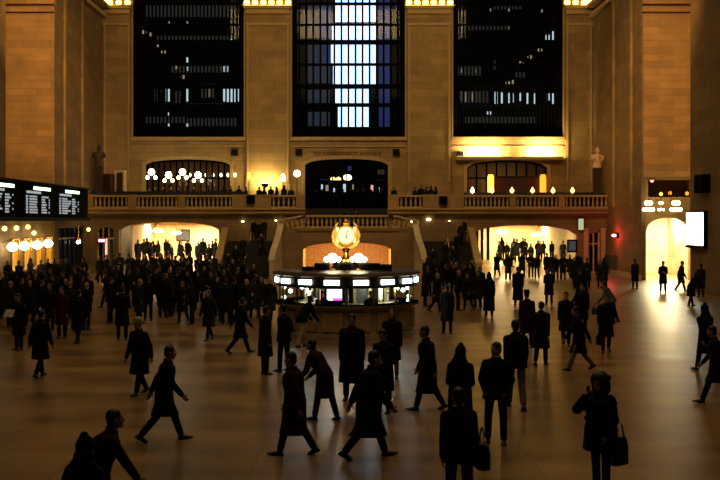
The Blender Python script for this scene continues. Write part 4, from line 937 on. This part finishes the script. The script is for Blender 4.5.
    # shoes
    sh_me = []
    for hp, kn, an, fd in legs:
        up = Vector((0,0,1)); up = (up-fd*fd.z).normalized(); sd = fd.cross(up); o0 = an-up*0.05
        m = MB(); rs = []
        for tt, wd, hh in ((-0.075,0.022,0.03),(-0.06,0.034,0.07),(-0.01,0.040,0.10),(0.05,0.042,0.082),(0.11,0.047,0.060),(0.16,0.044,0.038),(0.195,0.030,0.028),(0.205,0.015,0.02)):
            cc = o0+fd*tt; rs.append([cc+sd*wd*1.12*math.cos(a)+up*(-0.036+hh*max(0,math.sin(a)) ) for a in [2*math.pi*j/14 for j in range(14)]])
        m.rings(rs); sh_me.append(m.mesh('shoe', True))
    parts['shoes'] = sh_me
    # hair / hat
    h = MB()
    if hair in ('short','bald','cap','fedora'):
        h.ell(Hd(0,-0.020,0.044),(0.084,0.096,0.090),18,12,RH); h.ell(Hd(0,-0.055,-0.02),(0.072,0.058,0.07),14,9,RH)
    elif hair == 'long':
        h.ell(Hd(0,-0.028,0.038),(0.088,0.098,0.096),18,12,RH); h.ell(Hd(0,-0.065,-0.06),(0.088,0.060,0.12),16,10,RH); h.ell(Hd(0,-0.085,-0.17),(0.095,0.050,0.13),16,10,RH)
    elif hair == 'big':
        h.ell(Hd(0,-0.045,0.03),(0.150,0.130,0.145),18,12,RH); h.ell(Hd(0,-0.07,-0.09),(0.155,0.105,0.13),18,12,RH)
        for a in range(14): h.ell(Hd(0.12*math.cos(a*0.9),-0.06-0.05*abs(math.sin(a*1.7)),0.02+0.11*math.sin(a*0.9)),(0.045,0.05,0.045),8,6,RH)
    elif hair == 'hood':
        h.ell(Hd(0,-0.035,0.03),(0.104,0.105,0.115),18,12,RH); h.ell(Hd(0,-0.05,0.12),(0.055,0.06,0.07),14,9,RH); h.ell(Hd(0,-0.055,-0.09),(0.125,0.095,0.10),16,10,RH); h.ell(Hd(0,-0.06,-0.17),(0.165,0.10,0.09),16,10,RH)
    parts['hair'] = remesh(h, 'hair', 0.010, 2)
    if hair in ('cap','fedora'):
        m = MB(); rr = 0.098; n = 24
        def hr(R1, R2, z, y=-0.02): return [Hd(R1*math.cos(2*math.pi*j/n), y+R2*math.sin(2*math.pi*j/n), z) for j in range(n)]
        if hair == 'cap': m.rings([hr(rr,0.112,0.055),hr(rr*0.99,0.11,0.10),hr(rr*0.8,0.09,0.135),hr(rr*0.3,0.035,0.15)]); m.rings([[Hd(0.07*math.cos(a),0.06+0.09*abs(math.sin(a))*(1 if math.sin(a)>0 else 0.1),z) for a in [2*math.pi*j/16 for j in range(16)]] for z in (0.052,0.064)])
        else: m.rings([hr(0.155,0.165,0.060),hr(0.155,0.165,0.068),hr(0.092,0.108,0.072),hr(0.088,0.102,0.15),hr(0.07,0.085,0.165)])
        parts['hat'] = m.mesh('hat', True)
    e = []
    for s in (-1,1): e.append(MB().ell(Hd(s*0.031,0.074,0.008),(0.0125,0.0105,0.009),10,7,RH).mesh('eye', True))
    parts['eyes'] = e
    if outfit == 'suit': 
        m = MB(); m.rings([[T(r_*math.cos(2*math.pi*j/20), r_*math.sin(2*math.pi*j/20)*0.95+oy, z) for j in range(20)] for r_, z, oy in ((0.064,0.53,0.0),(0.066,0.575,0.012),(0.071,0.578,0.012),(0.074,0.53,0.0))]); parts['collar'] = m.mesh('collar', True)
    parts['arms'] = arms; parts['head'] = head_c; parts['pel'] = pel
    CACHE[key] = parts; return parts
def inst(me, name, mat, parent):
    if not me.materials: me.materials.append(MATS[mat])
    o = bpy.data.objects.new(name, me); C.objects.link(o); o.parent = parent
    o.material_slots[0].link = 'OBJECT'; o.material_slots[0].material = MATS[mat]; return o
PLACED = []; PEOPLE = []
def person(x, y, z, H, yaw, pose, outfit, coat, label, group=None, hair='short', hairc='hair_black', legc='cloth_black', skin='skin', hi=False, eyes=False, scarf=None):
    p = prototype(pose, outfit, hair, hi); s = H/1.76
    o = inst(p['body'][0], 'person', skin, None); o.location = (x,y,z); o.rotation_euler = (0,0,math.radians(yaw)); o.scale = (s,s,s)
    tag(o, label, 'person', group)
    inst(p['coat'], 'coat' if 'coat' in outfit else 'jacket', coat, o); inst(p['trousers'], 'trousers', legc, o)
    for m in p['shoes']: inst(m, 'shoe', 'shoe_black', o)
    if hair == 'hood': inst(p['hair'], 'hood', coat, o)
    elif hair != 'bald': inst(p['hair'], 'hair', hairc, o)
    if 'hat' in p: inst(p['hat'], 'hat', hairc if hairc != 'hair_black' else 'cloth_charcoal', o)
    if 'collar' in p: inst(p['collar'], 'shirt_collar', 'paper', o)
    if eyes:
        for m in p['eyes']: inst(m, 'eye', 'eye_white', o)
    PEOPLE.append((o, p)); return o
def spot(px, Y, dmin=0.62, fixed=False):
    """keep neighbours apart: step along the line of sight until there is room"""
    for k in range(90):
        d = (k+1)//2*0.11*(1 if k % 2 else -1); yy = Y+d; x = PX(px,yy)
        if yy < 79 and abs(x) > W-0.75: yy = (W-0.75)*F/abs(px-CX)-abs(d); x = PX(px,yy)
        if yy > 84.5 and x < -5: x = max(LP[0]+0.05, min(LP[1], x))
        if yy > 84.5 and x > 5: x = max(RP[0], min(RP[1]-0.2, x))
        if fixed or all((x-a)**2+(yy-b)**2 > dmin*dmin for a, b in PLACED): break
    PLACED.append((x,yy)); return x, yy
def feetY(py): return CAMZ*F/(py-CY)
CO = {'k':'cloth_black','c':'cloth_charcoal','n':'cloth_navy','b':'cloth_brown','r':'cloth_red','g':'cloth_greyblue','m':'cloth_maroon','o':'cloth_olive','p':'cloth_khaki','w':'cloth_pale'}
# hand-placed people: px, feet row, height, yaw (0 away, 180 towards the camera, 90 left), pose, outfit, colour, label, extras
HEROES = [
 (459,519,1.74,8,'stand','suit','k','man seen from behind in a dark suit with a white shirt collar, nearest the camera',dict(hi=True)),
 (460,441,1.70,-25,'front','longcoat','k','woman in a dark pointed hood and long coat beside the standing man',dict(hair='hood',hi=True,fixed=True)),
 (496,443,1.80,165,'pocket_turn','suit','k','man in dark suit with hands in pockets turned to the hooded woman',dict(hi=True,eyes=True)),
 (601,490,1.70,128,'phone','puffy','k','woman with big hair and puffy dark jacket holding a phone to her face',dict(hair='big',hi=True,eyes=True,fixed=True)),
 (97,548,1.74,-68,'reach','coat','m','blurred figure hurrying right with one arm stretched out, lower left corner',dict(hi=True)),
 (82,596,1.70,-25,'walk','coat','k','dark bulky figure cut off by the bottom edge at lower left',dict(hair='hood')),
 (164,441,1.78,-80,'stride','coat','k','man striding right in a dark coat, alone on the left of the open floor',dict(hi=True)),
 (140,394,1.78,150,'walk','coat','k','walking figure in dark coat with a pale cap, behind the striding man',dict(hair='cap',hairc='cloth_pale')),
 (295,455,1.78,75,'walk','bigcoat','m','figure in a long dark maroon coat walking left, centre of the floor',dict(hi=True)),
 (368,458,1.86,-78,'stride','bigcoat','k','large figure in black coat striding right, centre of the floor',dict(hi=True)),
 (352,400,1.90,170,'stand','bigcoat','k','tall dark figure standing behind the two crossing walkers',{}),
 (325,420,1.72,60,'lean','coat','b','dark figure bending forward behind the maroon-coated walker',{}),
 (384,412,1.72,150,'front','coat','c','figure holding something red in front, right of the tall dark figure',dict(eyes=True)),
 (392,378,1.74,172,'stand','coat','k','pale-faced person facing the camera before the right of the booth',dict(hair='long',hairc='hair_brown',legc='cloth_khaki',eyes=True)),
 (428,410,1.80,80,'walk','bigcoat','k','dark figure walking left, between the booth and the hooded woman',dict(hair='short')),
 (447,334,1.74,10,'stand','coat','c','person in a dark coat seen from behind at the right end of the booth',{}),
 (265,374,1.76,-60,'stand','coat','k','dark man standing with back half turned, left one of the pair left of the booth',{}),
 (284,371,1.76,55,'pocket','jacket','k','dark man with hands in pockets, right one of the pair left of the booth',{}),
 (240,353,1.72,-70,'stride','coat','k','figure taking a long step, left of the standing pair',{}),
 (302,347,1.74,-55,'lean','jacket','k','person in pale trousers leaning toward the booth counter',dict(legc='cloth_pale')),
 (516,408,1.90,0,'walk','jacket','k','big man in dark jacket and pale trousers walking away',dict(legc='cloth_khaki',hi=True)),
 (541,365,1.76,-20,'walk_b','coat','k','figure in a black coat right beside the big man in pale trousers',{}),
 (527,348,1.78,10,'stand','coat','m','dark figure just ahead of the big man in pale trousers',dict(hair='fedora')),
 (566,345,1.74,165,'walk','coat','k','dark figure walking forward, left of the striding khaki-legged one',{}),
 (579,370,1.74,95,'stride','coat','k','figure in dark coat with khaki trousers striding left',dict(legc='cloth_khaki')),
 (606,352,1.76,170,'walk_b','coat','k','person in dark coat carrying a bag at the side, right middle',{}),
 (612,322,1.72,70,'lean','jacket','g','person bending over in a grey-blue jacket, right middle',{}),
 (635,289,1.74,20,'stand','coat','k','lone dark figure left of the bright arch',{}),
 (663,292,1.72,178,'front','coat','k','dark figure holding something, standing right before the bright arch',{}),
 (681,287,1.74,-100,'walk','coat','k','dark figure walking in the bright arch doorway',{}),
 (691,306,1.70,-70,'lean','coat','k','stooping figure in a swinging black coat below the white light box',{}),
 (701,297,1.74,15,'stand','coat','o','dark figure standing by the right pier',{}),
 (706,371,1.78,20,'walk','coat','k','dark figure walking away along the right edge, farther of two',dict(hair='hood')),
 (717,403,1.74,70,'stride','coat','k','dark figure striding left at the right edge, nearer of two',{}),
 (489,316,1.78,10,'stand','longcoat','k','tall dark figure in an ankle-length coat at the right stair parapet',dict(hair='hood')),
 (518,305,1.80,5,'stand','longcoat','k','tall dark figure standing in the light of the right passage',{}),
 (40,377,1.74,-20,'walk','coat','k','figure with one leg forward, nearest of the crowd under the departures board',{}),
 (19,350,1.74,150,'front','coat','k','figure reading a paper at the left edge under the departures board',dict(eyes=True)),
 (62,338,1.74,165,'stand','coat','r','person in a dark red coat amid the crowd under the departures board',{}),
 (78,343,1.78,-10,'walk','coat','k','dark figure at the right of the red-coated person',{}),
 (100,283,1.74,10,'stand','coat','k','lone dark figure in front of the left arched doorway',{}),
 (122,340,1.80,5,'front','coat','k','broad dark figure holding a pale bag, left of centre crowd',{}),
 (209,340,1.72,150,'walk','coat','o','person in an olive-grey coat facing the camera, left of the booth queue',dict(eyes=True,hair='long',hairc='hair_brown')),
 (582,332,1.72,165,'stand','coat','k','dark figure with pale scarf behind the striding khaki-legged one',{}),
]
for (px, fy, H, yaw, pose, outfit, col, label, ex) in HEROES:
    ex = dict(ex); fixed = ex.pop('fixed', False)
    x, y = spot(px, feetY(fy), 0.6, fixed); leg = ex.pop('legc', 'cloth_black')
    person(x, y, 0, H, yaw, pose, outfit, CO[col], label, None, legc=leg, **ex)
# crowds: every member gets a label made from its look and its place in its own row
rn = random.Random(11)
LOOK = {'k':'black','c':'charcoal','n':'navy','b':'dark brown','m':'maroon','o':'olive'}
POSEW = {'stand':'standing','pocket':'hands pocketed','front':'hands together','walk':'walking','walk_b':'stepping','stride':'striding'}
def row(pxs, Y, where, group, z=0.0, face=None, jit=1.2, poses=('stand','walk','pocket','front','walk_b'), zs=None, dmin=0.62, hs=None):
    pxs = sorted(pxs)
    for i, px in enumerate(pxs):
        YY = (Y[i] if isinstance(Y,(list,tuple)) else Y+rn.uniform(-jit,jit)); x, y = spot(px, YY, dmin)
        col = rn.choice('kkkccnbko'); pose = rn.choice(poses); outfit = rn.choice(('coat','coat','jacket'))
        hair = rn.choice(('short','short','long','hood','bald')); H = rn.uniform(1.64,1.82); H = (rn.uniform(*hs) if isinstance(hs, tuple) else hs) if hs else H
        yaw = rn.choice((0,25,-30,165,195,90,-90,150)) if face is None else face+rn.uniform(-40,40)
        zz = zs[i] if zs else z
        hw = {'short':'short hair','long':'long hair','hood':'hood up','bald':'bare head'}[hair]
        lab = '%s figure in %s %s, %s, %s from left %s' % ('bulky' if outfit == 'coat' else 'slim', LOOK[col], 'coat' if outfit == 'coat' else 'jacket', POSEW[pose], ORD[i], where)
        person(x, y, zz, H, yaw, pose, outfit, CO[col], lab, group, hair=hair, hairc=rn.choice(('hair_black','hair_black','hair_brown')))
row([8,18,30,41,48,54,60,67,84], 63, 'against the ticket windows', 'back row before the ticket windows')
row([6,14,26,35,45,53,64,72,80,88], 45, 'amid the board crowd', 'middle row of the crowd under the board')
row([10,30,50,70,86], 38.5, 'fronting the board crowd', 'front row of the crowd under the board')
def ramp(pxs, ys): return [max(0.0, min(0.622, (y-79.9)/4.6*0.62))+0.004 for y in ys]
def prow(pxs, y0, y1, where, grp):
    ys = [y0+(y1-y0)*((i*0.618+0.2) % 1.0) for i in range(len(pxs))]
    row(pxs, ys, where, grp, zs=ramp(pxs, ys), poses=('stand','front','pocket','walk'), dmin=0.6, hs=(1.58,1.92))
prow([138,144,142,151,153,158,166,168,172,179,181,187,189,198,201,203,209,213,215], 82, 92, 'deep in left passage', 'people in the left passage')
row([107,114,120,129,137,146,153,161,168,175,183,190,198,206,214], 68, 'at left passage mouth', 'people before the left passage', jit=3, hs=1.8)
row([112,119,130,138,145,152,160,170,178,187,196,204,213,221,230,238,246,254], 53, 'amid left centre crowd', 'middle of the left centre crowd', jit=3)
row([110,139,148,163,171,183,192,217,226,234,245,255,262,270], 41.5, 'fronting left centre crowd', 'front of the left centre crowd', jit=1.5)
row([113,121,133,142,150,159,166,174,182,189,200,210,220,233,243], 61, 'behind left centre crowd', 'back of the left centre crowd', jit=2)
row([107,116,127,136,154,166,176,188,199,212,224,236,248,258], 47, 'inside left centre crowd', 'inner rows of the left centre crowd', jit=2)
row([12,22,33,42,50,58,68,76,84], 50, 'behind the board crowd', 'inner row of the crowd under the board', jit=1.5)
row([4,20,40,58,66,80], 42, 'inside the board crowd', 'inner front row of the crowd under the board', jit=1)
row([428,439,447,454,463,471,480], 53, 'nearer the booth end', 'middle row between booth and stairs', jit=2)
row([427,434,442,450,457,465,473], 60, 'below the right stairs', 'people before the right stairs', jit=3)
row([425,436,458,468,478], 47, 'right of the booth', 'people right of the booth', jit=2)
prow([500,502,507,512,514,517,523,525,531,538,540,548,556,563], 82, 92, 'deep in right passage', 'people in the right passage')
row([497,508,522,531,537,547,553,556,563,570,577], 72, 'at right passage mouth', 'people before the right passage', jit=3)
row([574,581,587,600,604], 62, 'below the framed poster', 'people below the framed poster', jit=2)
row([549,583,578], 50, 'before the right passage', 'people on the right floor')
# people on the stairs and the balcony
def stair_z(y): return max(0, min(14, math.floor((y-71.6)/0.36)+1))*0.172
for grp, where, lst in (('people on the left flight','on left stair flight',[(236,72.5),(243,74.0),(254,77.2),(259,76.2),(264,77.6),(262,74.4),(229,71.9)]),('people on the right flight','on right stair flight',[(464,77.4),(461,75.6),(457,74.2),(454,72.6),(434,72.2),(445,73.2)])):
    lst = sorted(lst); row([a for a, _ in lst], [b for _, b in lst], where, grp, zs=[stair_z(b) for _, b in lst], poses=('stand','walk_b'), face=170, dmin=0.3)
row([148,156,163,171,179,187,193,201,208,216,224,231,239,246], 82.0, 'at left balcony restaurant', 'people at the left balcony restaurant', z=4.852, jit=0.8, poses=('stand','front','pocket'))
row([259,264,271,277,284,291], 81.4, 'before the uplit pilaster', 'people before the uplit pilaster', z=4.852, jit=0.6, poses=('stand','front'))
row([394,415,421,426,431,436], 81.6, 'right of central doorway', 'people right of the central doorway', z=4.852, jit=0.6, poses=('stand','front'))
row([310,316,323,329,336,343,350,357,364,371,378,384], 86.2, 'in the central doorway', 'people in the central doorway', z=4.852, jit=0.9, poses=('stand','walk','front'))
row([345,357], 77.0, 'behind the landing balustrade', 'people on the landing', z=3.402, jit=0.5, poses=('stand',), hs=1.3)
# booth staff
for i, px in enumerate((322,371)):
    person(PX(px,35.15), 35.15, 0, 1.62, 180, 'front', 'jacket', CO['kc'[i]], 'booth clerk in a dark jacket behind the counter, %s of the monitor' % ('left','right')[i], 'booth clerks')

# ---------------------------------------------------------------- things people carry
def bag(px, fy_y, zc, w, h, label, mat='leather_black', strap=True, dx=0.0, rz=0.0):
    x = PX(px, fy_y)
    r = empty('shoulder_bag' if strap else 'paper_bag', (x, fy_y, zc), label, 'bag', None, rz)
    m = MB(); m.rings([[(rx*w/2*cc, ry*cs, z*h) for cc, cs in [(math.copysign(abs(math.cos(a))**0.5,math.cos(a)), math.copysign(abs(math.sin(a))**0.5,math.sin(a))) for a in [2*math.pi*j/20 for j in range(20)]]] for rx, ry, z in ((0.85,0.06,-0.5),(1.0,0.09,-0.45),(1.0,0.085,0.2),(0.92,0.06,0.42),(0.86,0.03,0.5))])
    m.build('pouch', mat, r, True)
    if strap: MB().tube([(-w*0.4,0,h*0.45),(-w*0.25,0,h*0.9),(0,0,h*1.1),(w*0.25,0,h*0.9),(w*0.4,0,h*0.45)], 0.012).build('strap', mat, r, True)
    else: MB().tube([(-w*0.2,0,h*0.5),(-w*0.15,0,h*0.7),(w*0.15,0,h*0.7),(w*0.2,0,h*0.5)], 0.008).build('handle', mat, r, True)
    return r
def grip(start, arm):
    for ob, p in PEOPLE:
        if ob['label'].startswith(start):
            M = Matrix.LocRotScale(ob.location, ob.rotation_euler, ob.scale); w = p['arms'][arm]
            return M @ (w[2]+w[3]*0.115), ob.rotation_euler.z
def carried(start, arm, w, h, label, mat='leather_black', strap=True, off=(0,0,0)):
    pos, rz = grip(start, arm); b = bag(CX, 1.0, 0, w, h, label, mat, strap, rz=rz+math.pi/2)
    b.location = (pos.x+off[0], pos.y+off[1], pos.z+off[2]-(h*1.08 if strap else h*0.68))
carried('man seen from behind', 1, 0.30, 0.34, 'black bag hanging at the right side of the man with the white collar', off=(0.10,0.0,0.48))
carried('woman with big hair', 0, 0.30, 0.40, 'dark bag hanging at the side of the woman on the phone', off=(0.24,0.12,0.30))
carried('person in dark coat carrying', 1, 0.34, 0.32, 'black bag held by the walker in the right middle')
carried('person bending over', 1, 0.45, 0.30, 'black holdall under the bending person in grey-blue')
carried('broad dark figure', 0, 0.26, 0.20, 'small pale bag held by the broad dark figure', 'paper', False)
carried('lone dark figure in front of', 0, 0.3, 0.34, 'dark shoulder bag of the lone figure by the left arched doorway')
o = MB().box(-0.17,0.17,-0.01,0.01,-0.12,0.12).box(-0.17,0.0,-0.02,-0.01,-0.12,0.12).build('newspaper','paper'); pos, rz = grip('figure reading a paper', 1); o.location = pos; o.rotation_euler = (0.5,0,rz); tag(o,'folded pale newspaper held by the reader at the left edge','newspaper')
o = MB().rings([[(0.032*math.cos(a)*q,0.011*math.sin(a)*q,z) for a in [2*math.pi*j/12 for j in range(12)]] for q, z in ((0.7,-0.075),(1,-0.068),(1,0.068),(0.7,0.075))]).build('mobile_phone','black_metal')
for ob, p in PEOPLE:
    if ob['label'].startswith('woman with big hair'):
        wr = p['arms'][1][2]+p['arms'][1][3]*0.10; M = Matrix.LocRotScale(ob.location, ob.rotation_euler, ob.scale); o.location = M@(wr+Vector((0.03,-0.02,0))); o.rotation_euler = (0.3,0.3,ob.rotation_euler.z)
MB().box(-0.022,0.022,-0.0125,-0.0105,0.0,0.055).build('screen','grey_dim',o); tag(o,'mobile phone held to the ear of the woman in the puffy jacket','phone')

# ---------------------------------------------------------------- light
wd = bpy.data.worlds.new('night'); SC.world = wd; wd.use_nodes = True
wd.node_tree.nodes['Background'].inputs[0].default_value = (0.006,0.007,0.012,1); wd.node_tree.nodes['Background'].inputs[1].default_value = 1.0
WARM = (1.0,0.70,0.34)
light('AREA','hall_fill', (0,36,26), 3000, WARM, 26, size_y=50, target=(0,40,0))
light('AREA','hall_fill_back', (0,60,24), 2600, WARM, 24, size_y=3, target=(0,84,12))
for s in (-1,1):
    light('SPOT','pier_wash', (s*9,46,22), 19000, (1,0.60,0.23), 0.6, target=(s*21.3,70,13), spot=30, blend=0.8)
# ---------------------------------------------------------------- camera
cam = bpy.data.cameras.new('camera'); cam.sensor_width = 36; cam.lens = F/720*36; cam.shift_x = (360-CX)/720; cam.shift_y = -(240-CY)/720
cam.clip_end = 400; co = bpy.data.objects.new('camera', cam); C.objects.link(co); co.location = (0,0,CAMZ); co.rotation_euler = (math.pi/2,0,0)
SC.camera = co
SC.view_settings.view_transform = 'Standard'; SC.view_settings.gamma = 0.90; SC.view_settings.exposure = 0.12
SC.cycles.use_denoising = True
SC.cycles.max_bounces = 6
